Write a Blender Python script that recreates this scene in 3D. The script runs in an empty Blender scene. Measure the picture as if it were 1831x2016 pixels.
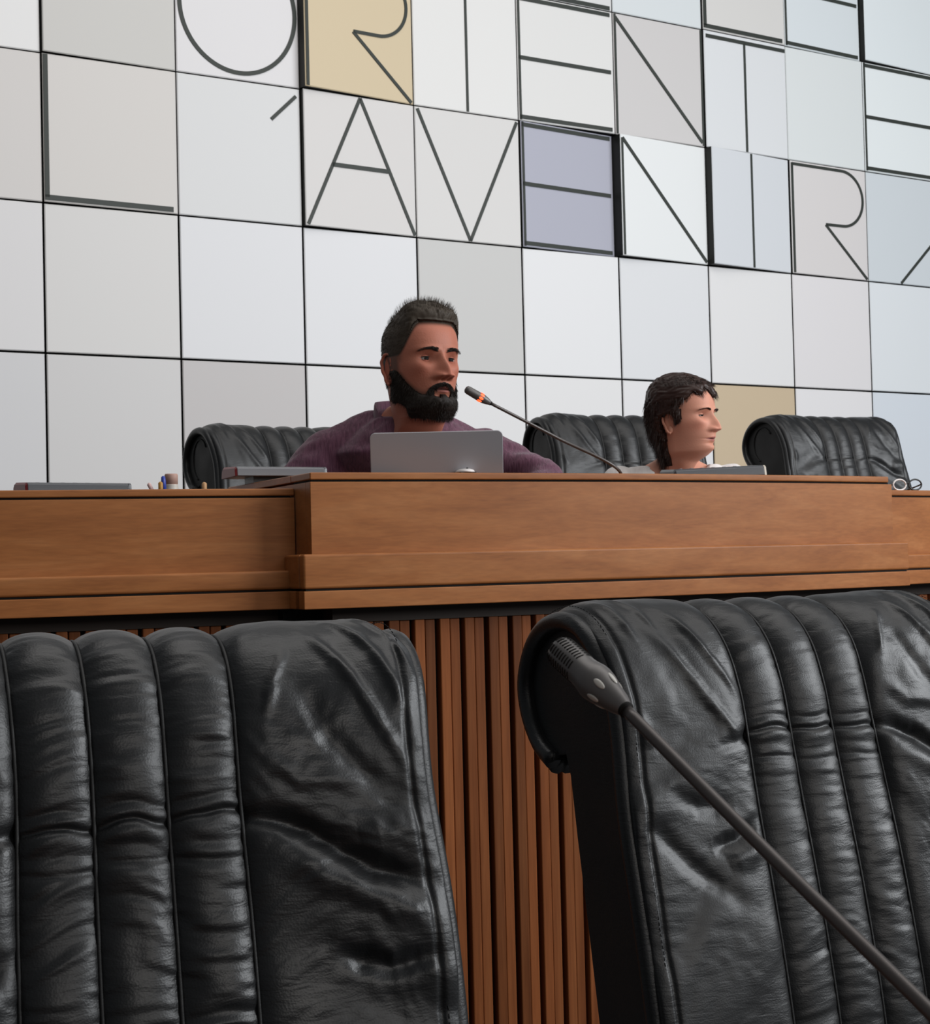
import bpy, bmesh, math, random
import numpy as np
from mathutils import Vector, Matrix

# ---------------------------------------------------------------- camera, world, lights, exposure
F_PX, PITCH, ROLL, CAM_Z = 3220.0, .0299, .0245, 1.2
scn = bpy.context.scene
COL = scn.collection
cam_d = bpy.data.cameras.new('camera'); cam = bpy.data.objects.new('camera', cam_d); COL.objects.link(cam)
cam_d.sensor_fit = 'HORIZONTAL'; cam_d.sensor_width = 36.0; cam_d.lens = 36.0 * F_PX / 1831.0
cam.location = (0, 0, CAM_Z)
cam.matrix_world = Matrix.Translation((0, 0, CAM_Z)) @ Matrix.Rotation(math.pi / 2 + PITCH, 4, 'X') @ Matrix.Rotation(-ROLL, 4, 'Z')
cam_d.clip_start = .05
cam_d.dof.use_dof = True; cam_d.dof.focus_distance = 2.1; cam_d.dof.aperture_fstop = 36
scn.camera = cam

world = bpy.data.worlds.new('world'); scn.world = world; world.use_nodes = True
bg = world.node_tree.nodes['Background']; bg.inputs[0].default_value = (.86, .93, 1.0, 1); bg.inputs[1].default_value = .13

def area(name, loc, target, sx, sy, energy, color):
    d = bpy.data.lights.new(name, 'AREA'); d.shape = 'RECTANGLE'; d.size = sx; d.size_y = sy
    d.energy = energy; d.color = color
    o = bpy.data.objects.new(name, d); COL.objects.link(o); o.location = loc
    o.rotation_euler = (Vector(target) - Vector(loc)).to_track_quat('-Z', 'Y').to_euler()
    return o
area('skylight_lamp', (1.6, 3.6, 6.2), (1.6, 5.0, 0), 7.0, 4.0, 170, (1.0, .97, .94))
area('side_window_light', (6.5, 2.4, 3.6), (.8, 5.0, 1.6), 5.0, 3.4, 470, (.94, .97, 1.0))
area('front_window_light', (4.5, -4.0, 3.8), (1.0, 5.0, 1.8), 5.0, 2.2, 110, (1.0, .95, .90))

scn.view_settings.view_transform = 'Standard'; scn.view_settings.look = 'None'
scn.view_settings.gamma = 1.0; scn.view_settings.use_curve_mapping = False
scn.view_settings.exposure = 0.0

# ---------------------------------------------------------------- helpers
def ray(px, py):
    X = px - 915.5; Y = 1008 - py; c, s = math.cos(ROLL), math.sin(ROLL)
    a = (c * X + s * Y) / F_PX; b = (-s * X + c * Y) / F_PX
    cp, sp = math.cos(PITCH), math.sin(PITCH)
    return Vector((a, cp - sp * b, sp + cp * b))
def at(px, py, Y):
    """world point at depth Y seen at a photo pixel (survey of the photograph)"""
    r = ray(px, py); return r * (Y / r.y) + Vector((0, 0, CAM_Z))

def tag(o, label=None, cat=None, group=None, kind=None):
    if label: o['label'] = label
    if cat: o['category'] = cat
    if group: o['group'] = group
    if kind: o['kind'] = kind
    return o
def empty(name, loc, rz=0.0, label=None, cat=None, group=None):
    o = bpy.data.objects.new(name, None); COL.objects.link(o)
    o.location = loc; o.rotation_euler = (0, 0, rz); o.empty_display_size = .1
    return tag(o, label, cat, group)
def mesh_obj(name, verts, faces, mat, parent=None, smooth=False, mats=None, fmat=None, local=True):
    me = bpy.data.meshes.new(name)
    me.from_pydata([tuple(v) for v in verts], [], [tuple(f) for f in faces])
    for m in (mats or [mat]): me.materials.append(m)
    if fmat is not None: me.polygons.foreach_set('material_index', np.array(fmat, dtype=np.int32))
    if smooth: me.polygons.foreach_set('use_smooth', np.ones(len(me.polygons), dtype=bool))
    me.update()
    o = bpy.data.objects.new(name, me); COL.objects.link(o)
    if parent is not None: o.parent = parent
    return o
def bevel(o, w, seg=2):
    m = o.modifiers.new('bevel', 'BEVEL'); m.width = w; m.segments = seg; m.limit_method = 'ANGLE'; m.angle_limit = .6
    for p in o.data.polygons: p.use_smooth = True
    n = o.modifiers.new('normals', 'WEIGHTED_NORMAL'); n.keep_sharp = True
    return o

class MB:
    def __init__(s): s.v = []; s.f = []
    def add(s, v, f):
        n = len(s.v); s.v += [tuple(x) for x in v]; s.f += [tuple(i + n for i in q) for q in f]
    def box(s, c, d, M=None):
        x, y, z = [k / 2 for k in d]
        v = [Vector((a * x, b * y, e * z)) for a in (-1, 1) for b in (-1, 1) for e in (-1, 1)]
        if M is not None: v = [M @ q for q in v]
        v = [q + Vector(c) for q in v]
        s.add(v, [(0, 1, 3, 2), (4, 6, 7, 5), (0, 4, 5, 1), (2, 3, 7, 6), (0, 2, 6, 4), (1, 5, 7, 3)])
    def tube(s, pts, rad, n=16, cap=True):
        pts = [Vector(p) for p in pts]; m = len(pts)
        if not hasattr(rad, '__len__'): rad = [rad] * m
        T = [(pts[min(i + 1, m - 1)] - pts[max(i - 1, 0)]).normalized() for i in range(m)]
        ref = Vector((0, 0, 1)) if abs(T[0].z) < .9 else Vector((0, 1, 0))
        U = (ref - T[0] * ref.dot(T[0])).normalized(); v = []
        for i in range(m):
            U = (U - T[i] * U.dot(T[i])).normalized(); W = T[i].cross(U)
            for k in range(n):
                a = 2 * math.pi * k / n; v.append(pts[i] + (U * math.cos(a) + W * math.sin(a)) * rad[i])
        f = [(i * n + k, i * n + (k + 1) % n, (i + 1) * n + (k + 1) % n, (i + 1) * n + k) for i in range(m - 1) for k in range(n)]
        if cap: f += [tuple(range(n))[::-1], tuple((m - 1) * n + k for k in range(n))]
        s.add(v, f)
    def lathe(s, prof, M=None, n=24):
        v = []
        for r, z in prof:
            for k in range(n):
                a = 2 * math.pi * k / n; p = Vector((r * math.cos(a), r * math.sin(a), z)); v.append(M @ p if M is not None else p)
        m = len(prof)
        f = [(i * n + k, i * n + (k + 1) % n, (i + 1) * n + (k + 1) % n, (i + 1) * n + k) for i in range(m - 1) for k in range(n)]
        f += [tuple(range(n))[::-1], tuple((m - 1) * n + k for k in range(n))]
        s.add(v, f)
    def sphere(s, c, r, n=16, M=None):
        R = r if hasattr(r, '__len__') else (r, r, r); v = []; f = []
        h = n // 2
        for i in range(h + 1):
            t = math.pi * i / h
            for k in range(n):
                a = 2 * math.pi * k / n
                p = Vector((R[0] * math.sin(t) * math.cos(a), R[1] * math.sin(t) * math.sin(a), R[2] * math.cos(t)))
                if M is not None: p = M @ p
                v.append(p + Vector(c))
        for i in range(h):
            for k in range(n): f.append((i * n + k, (i + 1) * n + k, (i + 1) * n + (k + 1) % n, i * n + (k + 1) % n))
        s.add(v, f)
    def build(s, name, mat, parent=None, smooth=True):
        return mesh_obj(name, s.v, s.f, mat, parent, smooth)

def catmull(P, n):
    P = np.array(P, float); m = len(P)
    Q = np.vstack([2 * P[0] - P[1], P, 2 * P[-1] - P[-2]])
    out = []
    for i in range(m - 1):
        a, b, c, d = Q[i:i + 4]
        for t in np.linspace(0, 1, n, endpoint=False):
            out.append(.5 * ((2 * b) + (c - a) * t + (2 * a - 5 * b + 4 * c - d) * t * t + (3 * b - a - 3 * c + d) * t ** 3))
    out.append(P[-1]); return np.array(out)
def resample(P, n):
    d = np.r_[0, np.cumsum(np.linalg.norm(np.diff(P, axis=0), axis=1))]
    t = np.linspace(0, d[-1], n)
    return np.stack([np.interp(t, d, P[:, k]) for k in range(P.shape[1])], 1), t
_rng = np.random.RandomState(7); _LAT = _rng.rand(256, 256)
def vnoise(x, y, seed=0):
    """smooth 2D value noise in -1..1"""
    x = np.asarray(x, float) + seed * 17.31; y = np.asarray(y, float) + seed * 9.77
    xi = np.floor(x).astype(int); yi = np.floor(y).astype(int); fx = x - xi; fy = y - yi
    fx = fx ** 3 * (fx * (fx * 6 - 15) + 10); fy = fy ** 3 * (fy * (fy * 6 - 15) + 10)
    g = lambda a, b: _LAT[a & 255, b & 255]
    v = (g(xi, yi) * (1 - fx) + g(xi + 1, yi) * fx) * (1 - fy) + (g(xi, yi + 1) * (1 - fx) + g(xi + 1, yi + 1) * fx) * fy
    return v * 2 - 1
def sstep(a, b, x):
    t = np.clip((x - a) / (b - a), 0, 1); return t * t * (3 - 2 * t)

# ---------------------------------------------------------------- materials
def lin(c):
    return tuple(((v / 255) / 12.92 if v <= 10.3 else (((v / 255) + .055) / 1.055) ** 2.4) for v in c)
def mat(name, color, rough=.5, spec=.5, metal=0.0, bump=0.0, bscale=200.0, emit=None, coat=0.0, sheen=0.0):
    m = bpy.data.materials.new(name); m.use_nodes = True; nt = m.node_tree; b = nt.nodes['Principled BSDF']
    b.inputs['Base Color'].default_value = (*color, 1); b.inputs['Roughness'].default_value = rough
    b.inputs['Specular IOR Level'].default_value = spec; b.inputs['Metallic'].default_value = metal
    b.inputs['Coat Weight'].default_value = coat; b.inputs['Sheen Weight'].default_value = sheen
    if emit: b.inputs['Emission Color'].default_value = (*emit[:3], 1); b.inputs['Emission Strength'].default_value = emit[3]
    if bump > 0:
        tc = nt.nodes.new('ShaderNodeTexCoord'); n = nt.nodes.new('ShaderNodeTexNoise'); n.inputs['Scale'].default_value = bscale
        n.inputs['Detail'].default_value = 3; bp = nt.nodes.new('ShaderNodeBump'); bp.inputs['Strength'].default_value = bump
        bp.inputs['Distance'].default_value = .002
        nt.links.new(tc.outputs['Object'], n.inputs['Vector']); nt.links.new(n.outputs['Fac'], bp.inputs['Height'])
        nt.links.new(bp.outputs['Normal'], b.inputs['Normal'])
    return m
def wood_mat(name, c1, c2, c3, rough=.34, vertical=False, rand=.0):
    m = bpy.data.materials.new(name); m.use_nodes = True; nt = m.node_tree; b = nt.nodes['Principled BSDF']; L = nt.links
    tc = nt.nodes.new('ShaderNodeTexCoord'); mp = nt.nodes.new('ShaderNodeMapping')
    mp.inputs['Rotation'].default_value = (0, 0, -.45)
    mp.inputs['Scale'].default_value = (26, 26, 1.2) if vertical else (1.3, 6, 22)
    L.new(tc.outputs['Object'], mp.inputs['Vector'])
    vec = mp.outputs['Vector']
    oi = nt.nodes.new('ShaderNodeObjectInfo')
    if rand > 0:
        ad = nt.nodes.new('ShaderNodeVectorMath'); ad.operation = 'ADD'
        ml = nt.nodes.new('ShaderNodeVectorMath'); ml.operation = 'SCALE'; ml.inputs['Scale'].default_value = 40
        cb = nt.nodes.new('ShaderNodeCombineXYZ'); L.new(oi.outputs['Random'], cb.inputs[0]); L.new(oi.outputs['Random'], cb.inputs[2])
        L.new(cb.outputs[0], ml.inputs[0]); L.new(vec, ad.inputs[0]); L.new(ml.outputs[0], ad.inputs[1]); vec = ad.outputs[0]
    n1 = nt.nodes.new('ShaderNodeTexNoise'); n1.inputs['Scale'].default_value = 1.0; n1.inputs['Detail'].default_value = 6
    n1.inputs['Roughness'].default_value = .62; n1.inputs['Distortion'].default_value = .6; L.new(vec, n1.inputs['Vector'])
    n2 = nt.nodes.new('ShaderNodeTexNoise'); n2.inputs['Scale'].default_value = 9.0; n2.inputs['Detail'].default_value = 4; L.new(vec, n2.inputs['Vector'])
    cr = nt.nodes.new('ShaderNodeValToRGB'); e = cr.color_ramp.elements
    e[0].position = .28; e[0].color = (*c1, 1); e[1].position = .74; e[1].color = (*c3, 1)
    k = cr.color_ramp.elements.new(.52); k.color = (*c2, 1)
    L.new(n1.outputs['Fac'], cr.inputs['Fac'])
    mx = nt.nodes.new('ShaderNodeMix'); mx.data_type = 'RGBA'; mx.blend_type = 'MULTIPLY'
    mr = nt.nodes.new('ShaderNodeMapRange'); mr.inputs['From Min'].default_value = .35; mr.inputs['From Max'].default_value = .65
    mr.inputs['To Min'].default_value = .90; mr.inputs['To Max'].default_value = 1.05; L.new(n2.outputs['Fac'], mr.inputs['Value'])
    mx.inputs[0].default_value = 1; L.new(cr.outputs['Color'], mx.inputs[6]); L.new(mr.outputs[0], mx.inputs[7])
    out = mx.outputs[2]
    if rand > 0:
        hs = nt.nodes.new('ShaderNodeHueSaturation'); r2 = nt.nodes.new('ShaderNodeMapRange')
        r2.inputs['To Min'].default_value = 1 - rand; r2.inputs['To Max'].default_value = 1 + rand
        L.new(oi.outputs['Random'], r2.inputs['Value']); L.new(r2.outputs[0], hs.inputs['Value']); L.new(out, hs.inputs['Color']); out = hs.outputs[0]
    L.new(out, b.inputs['Base Color']); b.inputs['Roughness'].default_value = rough
    b.inputs['Specular IOR Level'].default_value = .12 if vertical else .22
    return m
def leather_mat(name, color, rough=.42, bump=.5):
    m = bpy.data.materials.new(name); m.use_nodes = True; nt = m.node_tree; b = nt.nodes['Principled BSDF']; L = nt.links
    b.inputs['Base Color'].default_value = (*color, 1); b.inputs['Specular IOR Level'].default_value = .44
    tc = nt.nodes.new('ShaderNodeTexCoord')
    vo = nt.nodes.new('ShaderNodeTexVoronoi'); vo.inputs['Scale'].default_value = 420; vo.feature = 'F1'
    mp = nt.nodes.new('ShaderNodeMapping'); mp.inputs['Scale'].default_value = (22, 22, 95)
    n = nt.nodes.new('ShaderNodeTexNoise'); n.inputs['Scale'].default_value = 1; n.inputs['Detail'].default_value = 5; n.inputs['Distortion'].default_value = 1.6
    L.new(tc.outputs['Object'], vo.inputs['Vector']); L.new(tc.outputs['Object'], mp.inputs['Vector']); L.new(mp.outputs[0], n.inputs['Vector'])
    b1 = nt.nodes.new('ShaderNodeBump'); b1.inputs['Strength'].default_value = bump * .35; b1.inputs['Distance'].default_value = .0006
    b2 = nt.nodes.new('ShaderNodeBump'); b2.inputs['Strength'].default_value = bump * (.45 if True else 0); b2.inputs['Distance'].default_value = .0022
    L.new(vo.outputs['Distance'], b1.inputs['Height']); L.new(n.outputs['Fac'], b2.inputs['Height'])
    L.new(b1.outputs[0], b2.inputs['Normal']); L.new(b2.outputs[0], b.inputs['Normal'])
    n3 = nt.nodes.new('ShaderNodeTexNoise'); n3.inputs['Scale'].default_value = 9; n3.inputs['Detail'].default_value = 3
    L.new(tc.outputs['Object'], n3.inputs['Vector'])
    mr = nt.nodes.new('ShaderNodeMapRange'); mr.inputs['From Min'].default_value = .3; mr.inputs['From Max'].default_value = .7
    mr.inputs['To Min'].default_value = rough - .06; mr.inputs['To Max'].default_value = rough + .08
    L.new(n3.outputs['Fac'], mr.inputs['Value']); L.new(mr.outputs[0], b.inputs['Roughness'])
    return m

M_wood = wood_mat('council_wood', (.235, .078, .021), (.31, .112, .033), (.37, .148, .050), .42)
M_slat = wood_mat('slat_wood', (.125, .036, .011), (.185, .058, .018), (.25, .088, .030), .5, True, .34)
M_dark = mat('shadow_gap_black', (.006, .005, .004), .8, .2)
M_recess = mat('near_black_brown', (.020, .012, .008), .6, .3)  # near-black brown for the set-back strip above the slats
M_leather = leather_mat('black_leather', (.0085, .0088, .0094), .41, .6)
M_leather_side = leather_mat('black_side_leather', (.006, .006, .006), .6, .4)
M_stitch = mat('black_thread', (.010, .010, .010), .8, .2)
M_chrome = mat('polished_steel', (.5, .5, .5), .25, .5, 1.0)
M_blackplastic = mat('black_plastic', (.02, .02, .021), .45, .5, 0, .15, 500)
M_edge = mat('panel_edge_black', (.010, .010, .008), .5, .3)
M_ink = mat('letter_dark_green_black', (.040, .046, .040), .5, .3)

# ---------------------------------------------------------------- setting: floor, dais, rear wall of panels
WA, WK, WX, WY, WZ = .5392, .0057, -1.7364, 6.8157, 2.1122
def Wp(u, v, off=0.0):
    a = WA + WK * u
    return Vector((WX + (math.sin(a) - math.sin(WA)) / WK + off * math.sin(a), WY - (math.cos(a) - math.cos(WA)) / WK - off * math.cos(a), WZ + v))
DA, DK, DX, DY = .4239, .1359, -.3256, 3.45
def Dp(s, off, z):
    a = DA + DK * s
    return Vector((DX + (math.sin(a) - math.sin(DA)) / DK + off * math.sin(a), DY - (math.cos(a) - math.cos(DA)) / DK - off * math.cos(a), z))

M_floor = mat('grey_carpet', (.10, .10, .105), .95, .1, 0, .5, 300)
M_dais = mat('dais_carpet', (.12, .11, .10), .95, .1, 0, .5, 300)
mb = MB(); mb.box((1, 3.2, -.05), (14, 16, .1)); tag(mb.build('floor', M_floor, None, False), kind='structure')
# dais: raised platform behind the desk
N = 24; top = [Dp(-1.9 + 5.6 * i / N, -.28, .56) for i in range(N + 1)] + [Wp(6.2 - 8.6 * i / N, 0, .0) for i in range(N + 1)]
for p in top: p.z = .56
n = len(top); vs = top + [Vector((p.x, p.y, 0)) for p in top]
fs = [tuple(range(n)), tuple(range(2 * n - 1, n - 1, -1))] + [(i, i + n, (i + 1) % n + n, (i + 1) % n) for i in range(n)]
tag(mesh_obj('dais', vs, fs, M_dais), kind='structure')
# backing wall
def wall_slab(name, u0, u1, z0, z1, o0, o1, m):
    K = 20; v = []
    for i in range(K + 1):
        u = u0 + (u1 - u0) * i / K
        for o, z in ((o0, z0), (o1, z0), (o1, z1), (o0, z1)): p = Wp(u, 0, o); p.z = z; v.append(p)
    f = [(i * 4 + k, i * 4 + (k + 1) % 4, i * 4 + 4 + (k + 1) % 4, i * 4 + 4 + k) for i in range(K) for k in range(4)] + [(3, 2, 1, 0), tuple(K * 4 + k for k in range(4))]
    return mesh_obj(name, v, f, m)
wall = tag(wall_slab('wall_rear', -2.41, 6.01, 0, 4.70, -.30, -.055, M_edge), kind='structure')

_pm = {}
def panel_mat(c):
    if c not in _pm:
        l = lin(c); _pm[c] = mat('panel_%d_%d_%d' % c, tuple(min(.92, v * 1.10) for v in l), .50, .40)
        _pm[c].node_tree.nodes['Principled BSDF'].inputs['Coat Weight'].default_value = .0
    return _pm[c]
ROWV = [-1.27, -.634, 0, .634, 1.268, 1.906, 2.545]
def stroke_box(P, a0, b0, a1, b1, w, mbx):
    """bar between two points of the panel's face (a,b in metres from its lower-left corner)"""
    d = Vector((a1 - a0, b1 - b0)); L = d.length; d /= L; nrm = Vector((-d.y, d.x)) * (w / 2)
    q = [(a0 + nrm.x, b0 + nrm.y), (a0 - nrm.x, b0 - nrm.y), (a1 - nrm.x, b1 - nrm.y), (a1 + nrm.x, b1 + nrm.y)]
    v = [P(a, b, .0003) for a, b in q] + [P(a, b, .0040) for a, b in q]
    mbx.add(v, [(3, 2, 1, 0), (4, 5, 6, 7), (0, 1, 5, 4), (1, 2, 6, 5), (2, 3, 7, 6), (3, 0, 4, 7)])
def stroke_poly(P, pts, w, mbx, closed=False):
    pts = [Vector(p) for p in pts]; m = len(pts); v = []
    for i in range(m):
        a = pts[(i - 1) % m] if closed or i > 0 else pts[0]; b = pts[(i + 1) % m] if closed or i < m - 1 else pts[-1]
        t = (b - a).normalized(); nr = Vector((-t.y, t.x)) * (w / 2); p = pts[i]
        v += [P(p.x + nr.x, p.y + nr.y, .0003), P(p.x - nr.x, p.y - nr.y, .0003), P(p.x - nr.x, p.y - nr.y, .004), P(p.x + nr.x, p.y + nr.y, .004)]
    f = []
    for i in range(m if closed else m - 1):
        j = (i + 1) % m
        f += [(i * 4 + k, i * 4 + (k + 1) % 4, j * 4 + (k + 1) % 4, j * 4 + k) for k in range(4)]
    if not closed: f += [(3, 2, 1, 0), tuple((m - 1) * 4 + k for k in range(4))]
    mbx.add(v, f)
def arc(cx, cy, rx, ry, a0, a1, n=28):
    return [(cx + rx * math.cos(math.radians(a0 + (a1 - a0) * i / n)), cy + ry * math.sin(math.radians(a0 + (a1 - a0) * i / n))) for i in range(n + 1)]
PW, PH = .596, .630
def letter(P, ch, m):
    S = .016; W_, H_ = PW, PH
    if ch == 'L': stroke_box(P, .012, .018, .012, H_ - .004, .020, m); stroke_box(P, .002, .018, W_ - .022, .018, .022, m)
    if ch == "'": stroke_box(P, W_ - .145, H_ - .155, W_ - .02, H_ - .035, .016, m)
    if ch == 'A': stroke_box(P, .012, .006, .30, H_ - .006, S, m); stroke_box(P, .30, H_ - .006, W_ - .008, .004, S, m); stroke_box(P, .143, .295, .445, .295, .020, m)
    if ch == '/': stroke_box(P, .262, .004, .59, .305, S, m)
    if ch == 'V': stroke_box(P, .014, H_ - .01, .298, .004, S, m); stroke_box(P, .298, .004, W_ - .012, H_ - .01, S, m)
    if ch == 'E':
        stroke_box(P, .010, .004, .010, H_ - .004, .012, m)
        for b in (.018, .315, H_ - .018): stroke_box(P, .004, b, W_ - .018, b, .020, m)
    if ch == 'N':
        stroke_box(P, .010, .004, .010, H_ - .004, .012, m); stroke_box(P, .012, H_ - .02, W_ - .016, .02, .018, m); stroke_box(P, W_ - .009, .004, W_ - .009, H_ - .004, .011, m)
    if ch == 'n':
        stroke_box(P, .010, .004, .010, H_ - .02, .012, m); stroke_box(P, .012, H_ - .02, W_ - .010, .012, .018, m)
    if ch == 'I': stroke_box(P, .30, .004, .30, H_ - .004, .013, m)
    if ch == 'T': stroke_box(P, .012, H_ - .030, W_ - .008, H_ - .030, .020, m); stroke_box(P, .288, .004, .288, H_ - .03, .014, m)
    if ch == 'R':
        stroke_box(P, .012, .004, .012, H_ - .012, .015, m)
        pts = [(.012, H_ - .018)] + arc(.40, H_ - .018 - .158, .165, .158, 90, -90, 26) + [(.265, H_ - .018 - .318)]
        stroke_poly(P, pts, .016, m); stroke_box(P, .262, .292, W_ - .012, .006, S, m)
    if ch == 'O': stroke_poly(P, arc(W_ / 2, H_ / 2 + .008, W_ / 2 - .018, H_ / 2 - .022, 0, 360, 72)[:-1], .019, m, True)
    if ch == 'D':
        stroke_box(P, W_ - .06, .06, W_ - .06, H_, .012, m); stroke_poly(P, arc(W_ / 2 - .02, .36, .24, .31, 180, 360, 30), .018, m); stroke_box(P, .01, .012, W_ - .016, .012, .02, m)
    if ch == 'U': stroke_poly(P, [(W_ - .5, H_)] + arc(W_ / 2, .32, .26, .30, 180, 360, 30) + [(W_ - .03, H_)], .018, m)
# rows of (colour incl. baked-in wall light, proud left edge, proud right edge, letter)
ROWS = {
 0: [((212,209,207),0,0,'')] * 11,
 1: [((207,206,207),0,0,''),((205,203,202),0,0,''),((191,187,186),0,0,''),((219,218,218),0,0,''),((222,221,221),0,0,''),((224,223,223),0,0,''),((224,223,224),0,0,''),((196,177,149),0,0,''),((225,223,224),0,0,''),((213,219,226),0,0,''),((213,219,226),0,0,'')],
 2: [((216,214,214),0,0,''),((212,210,208),0,0,''),((219,219,221),0,0,''),((221,221,223),0,0,''),((198,197,195),0,0,''),((226,226,227),0,0,''),((219,220,222),0,0,''),((224,223,223),0,0,''),((222,219,220),0,0,''),((222,226,229),0,0,''),((222,226,229),0,0,'')],
 3: [((208,204,201),.0,.0,''),((208,204,200),.010,0,'L'),((214,214,214),0,0,"'"),((212,209,207),.028,0,'A'),((213,211,209),0,.0,'V'),((172,173,186),.012,-.030,'E'),((229,231,231),.036,0,'n'),((212,215,219),.050,0,'I'),((214,210,209),.010,0,'R'),((207,213,217),0,0,'/'),((214,218,221),0,0,'')],
 4: [((226,225,224),0,0,''),((198,196,192),.022,0,''),((219,217,218),0,0,'O'),((206,189,158),.055,0,'R'),((223,222,220),0,0,'I'),((220,219,217),0,0,'E'),((203,200,199),.0,0,'N'),((218,220,222),.012,.004,'T'),((218,222,222),0,.0,''),((230,235,238),.0,.0,'E'),((228,233,236),0,0,'')],
 5: [((216,214,214),0,0,''),((214,212,210),0,0,''),((219,219,221),0,0,''),((221,221,223),0,0,''),((208,206,204),0,0,''),((214,214,213),0,.0,'D'),((212,217,219),0,0,''),((212,210,207),.010,.004,'L'),((216,222,225),.0,-.014,'E'),((226,232,234),.028,0,''),((226,231,235),0,0,'O')],
}
for r, row in ROWS.items():
    g = .0045 if r < 3 else .0028; v0, v1 = ROWV[r] + g, ROWV[r + 1] - g
    left = [(k, 0, 0, '') for k in ((214,212,210), (208,206,205), (216,215,214))]
    for c, (colr, dl, dr, ch) in enumerate(left[r % 3:] + left[:r % 3] + row):
        c -= 3
        u0 = (c - 1) * .6 + g; u1 = u0 + .6 - 2 * g
        nrm = Wp((u0 + u1) / 2, 0, 1) - Wp((u0 + u1) / 2, 0, 0)
        A = Wp(u0, v0, dl); B = Wp(u1, v0, dr); ax = (B - A).normalized(); wdt = (B - A).length; up = Vector((0, 0, 1)); nn = ax.cross(up)
        if nn.dot(nrm) < 0: nn = -nn
        o = A; h = v1 - v0
        v = [(0, 0, 0), (wdt, 0, 0), (wdt, 0, h), (0, 0, h)]
        loc = [Vector(p) for p in v] + [Vector((p[0], 1, p[2])) for p in v]
        M = Matrix((ax, -nn, up)).transposed().to_4x4()
        e = .004
        V = [(0, e, 0), (wdt, e, 0), (wdt, e, h), (0, e, h), (e, 0, e), (wdt - e, 0, e), (wdt - e, 0, h - e), (e, 0, h - e),
             (0, .05 + dl, 0), (wdt, .05 + dr, 0), (wdt, .05 + dr, h), (0, .05 + dl, h)]
        Fc = [(4, 5, 6, 7), (0, 1, 5, 4), (1, 2, 6, 5), (2, 3, 7, 6), (3, 0, 4, 7), (0, 8, 9, 1), (1, 9, 10, 2), (2, 10, 11, 3), (3, 11, 8, 0), (8, 11, 10, 9)]
        me = bpy.data.meshes.new('wall_panel'); me.from_pydata(V, [], Fc)
        me.materials.append(panel_mat(colr)); me.materials.append(M_edge)
        for i, p in enumerate(me.polygons): p.material_index = 0 if i < 5 else 1
        po = bpy.data.objects.new('wall_panel', me); COL.objects.link(po); po.parent = wall
        po.matrix_world = Matrix.Translation(o) @ M
        if ch:
            P = lambda a, b, t: Vector((a * wdt / PW, -t, b * h / PH))
            lm = MB(); letter(P, ch, lm); lo = lm.build('letter', M_ink, po, False)
            if ch == 'E' and colr == (172,173,186): po['label'] = 'lilac-grey panel with the letter E'
            elif colr == (206,189,158): po['label'] = 'beige panel with the letter R'
        elif colr == (196,177,149): po['label'] = 'plain beige panel'

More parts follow.
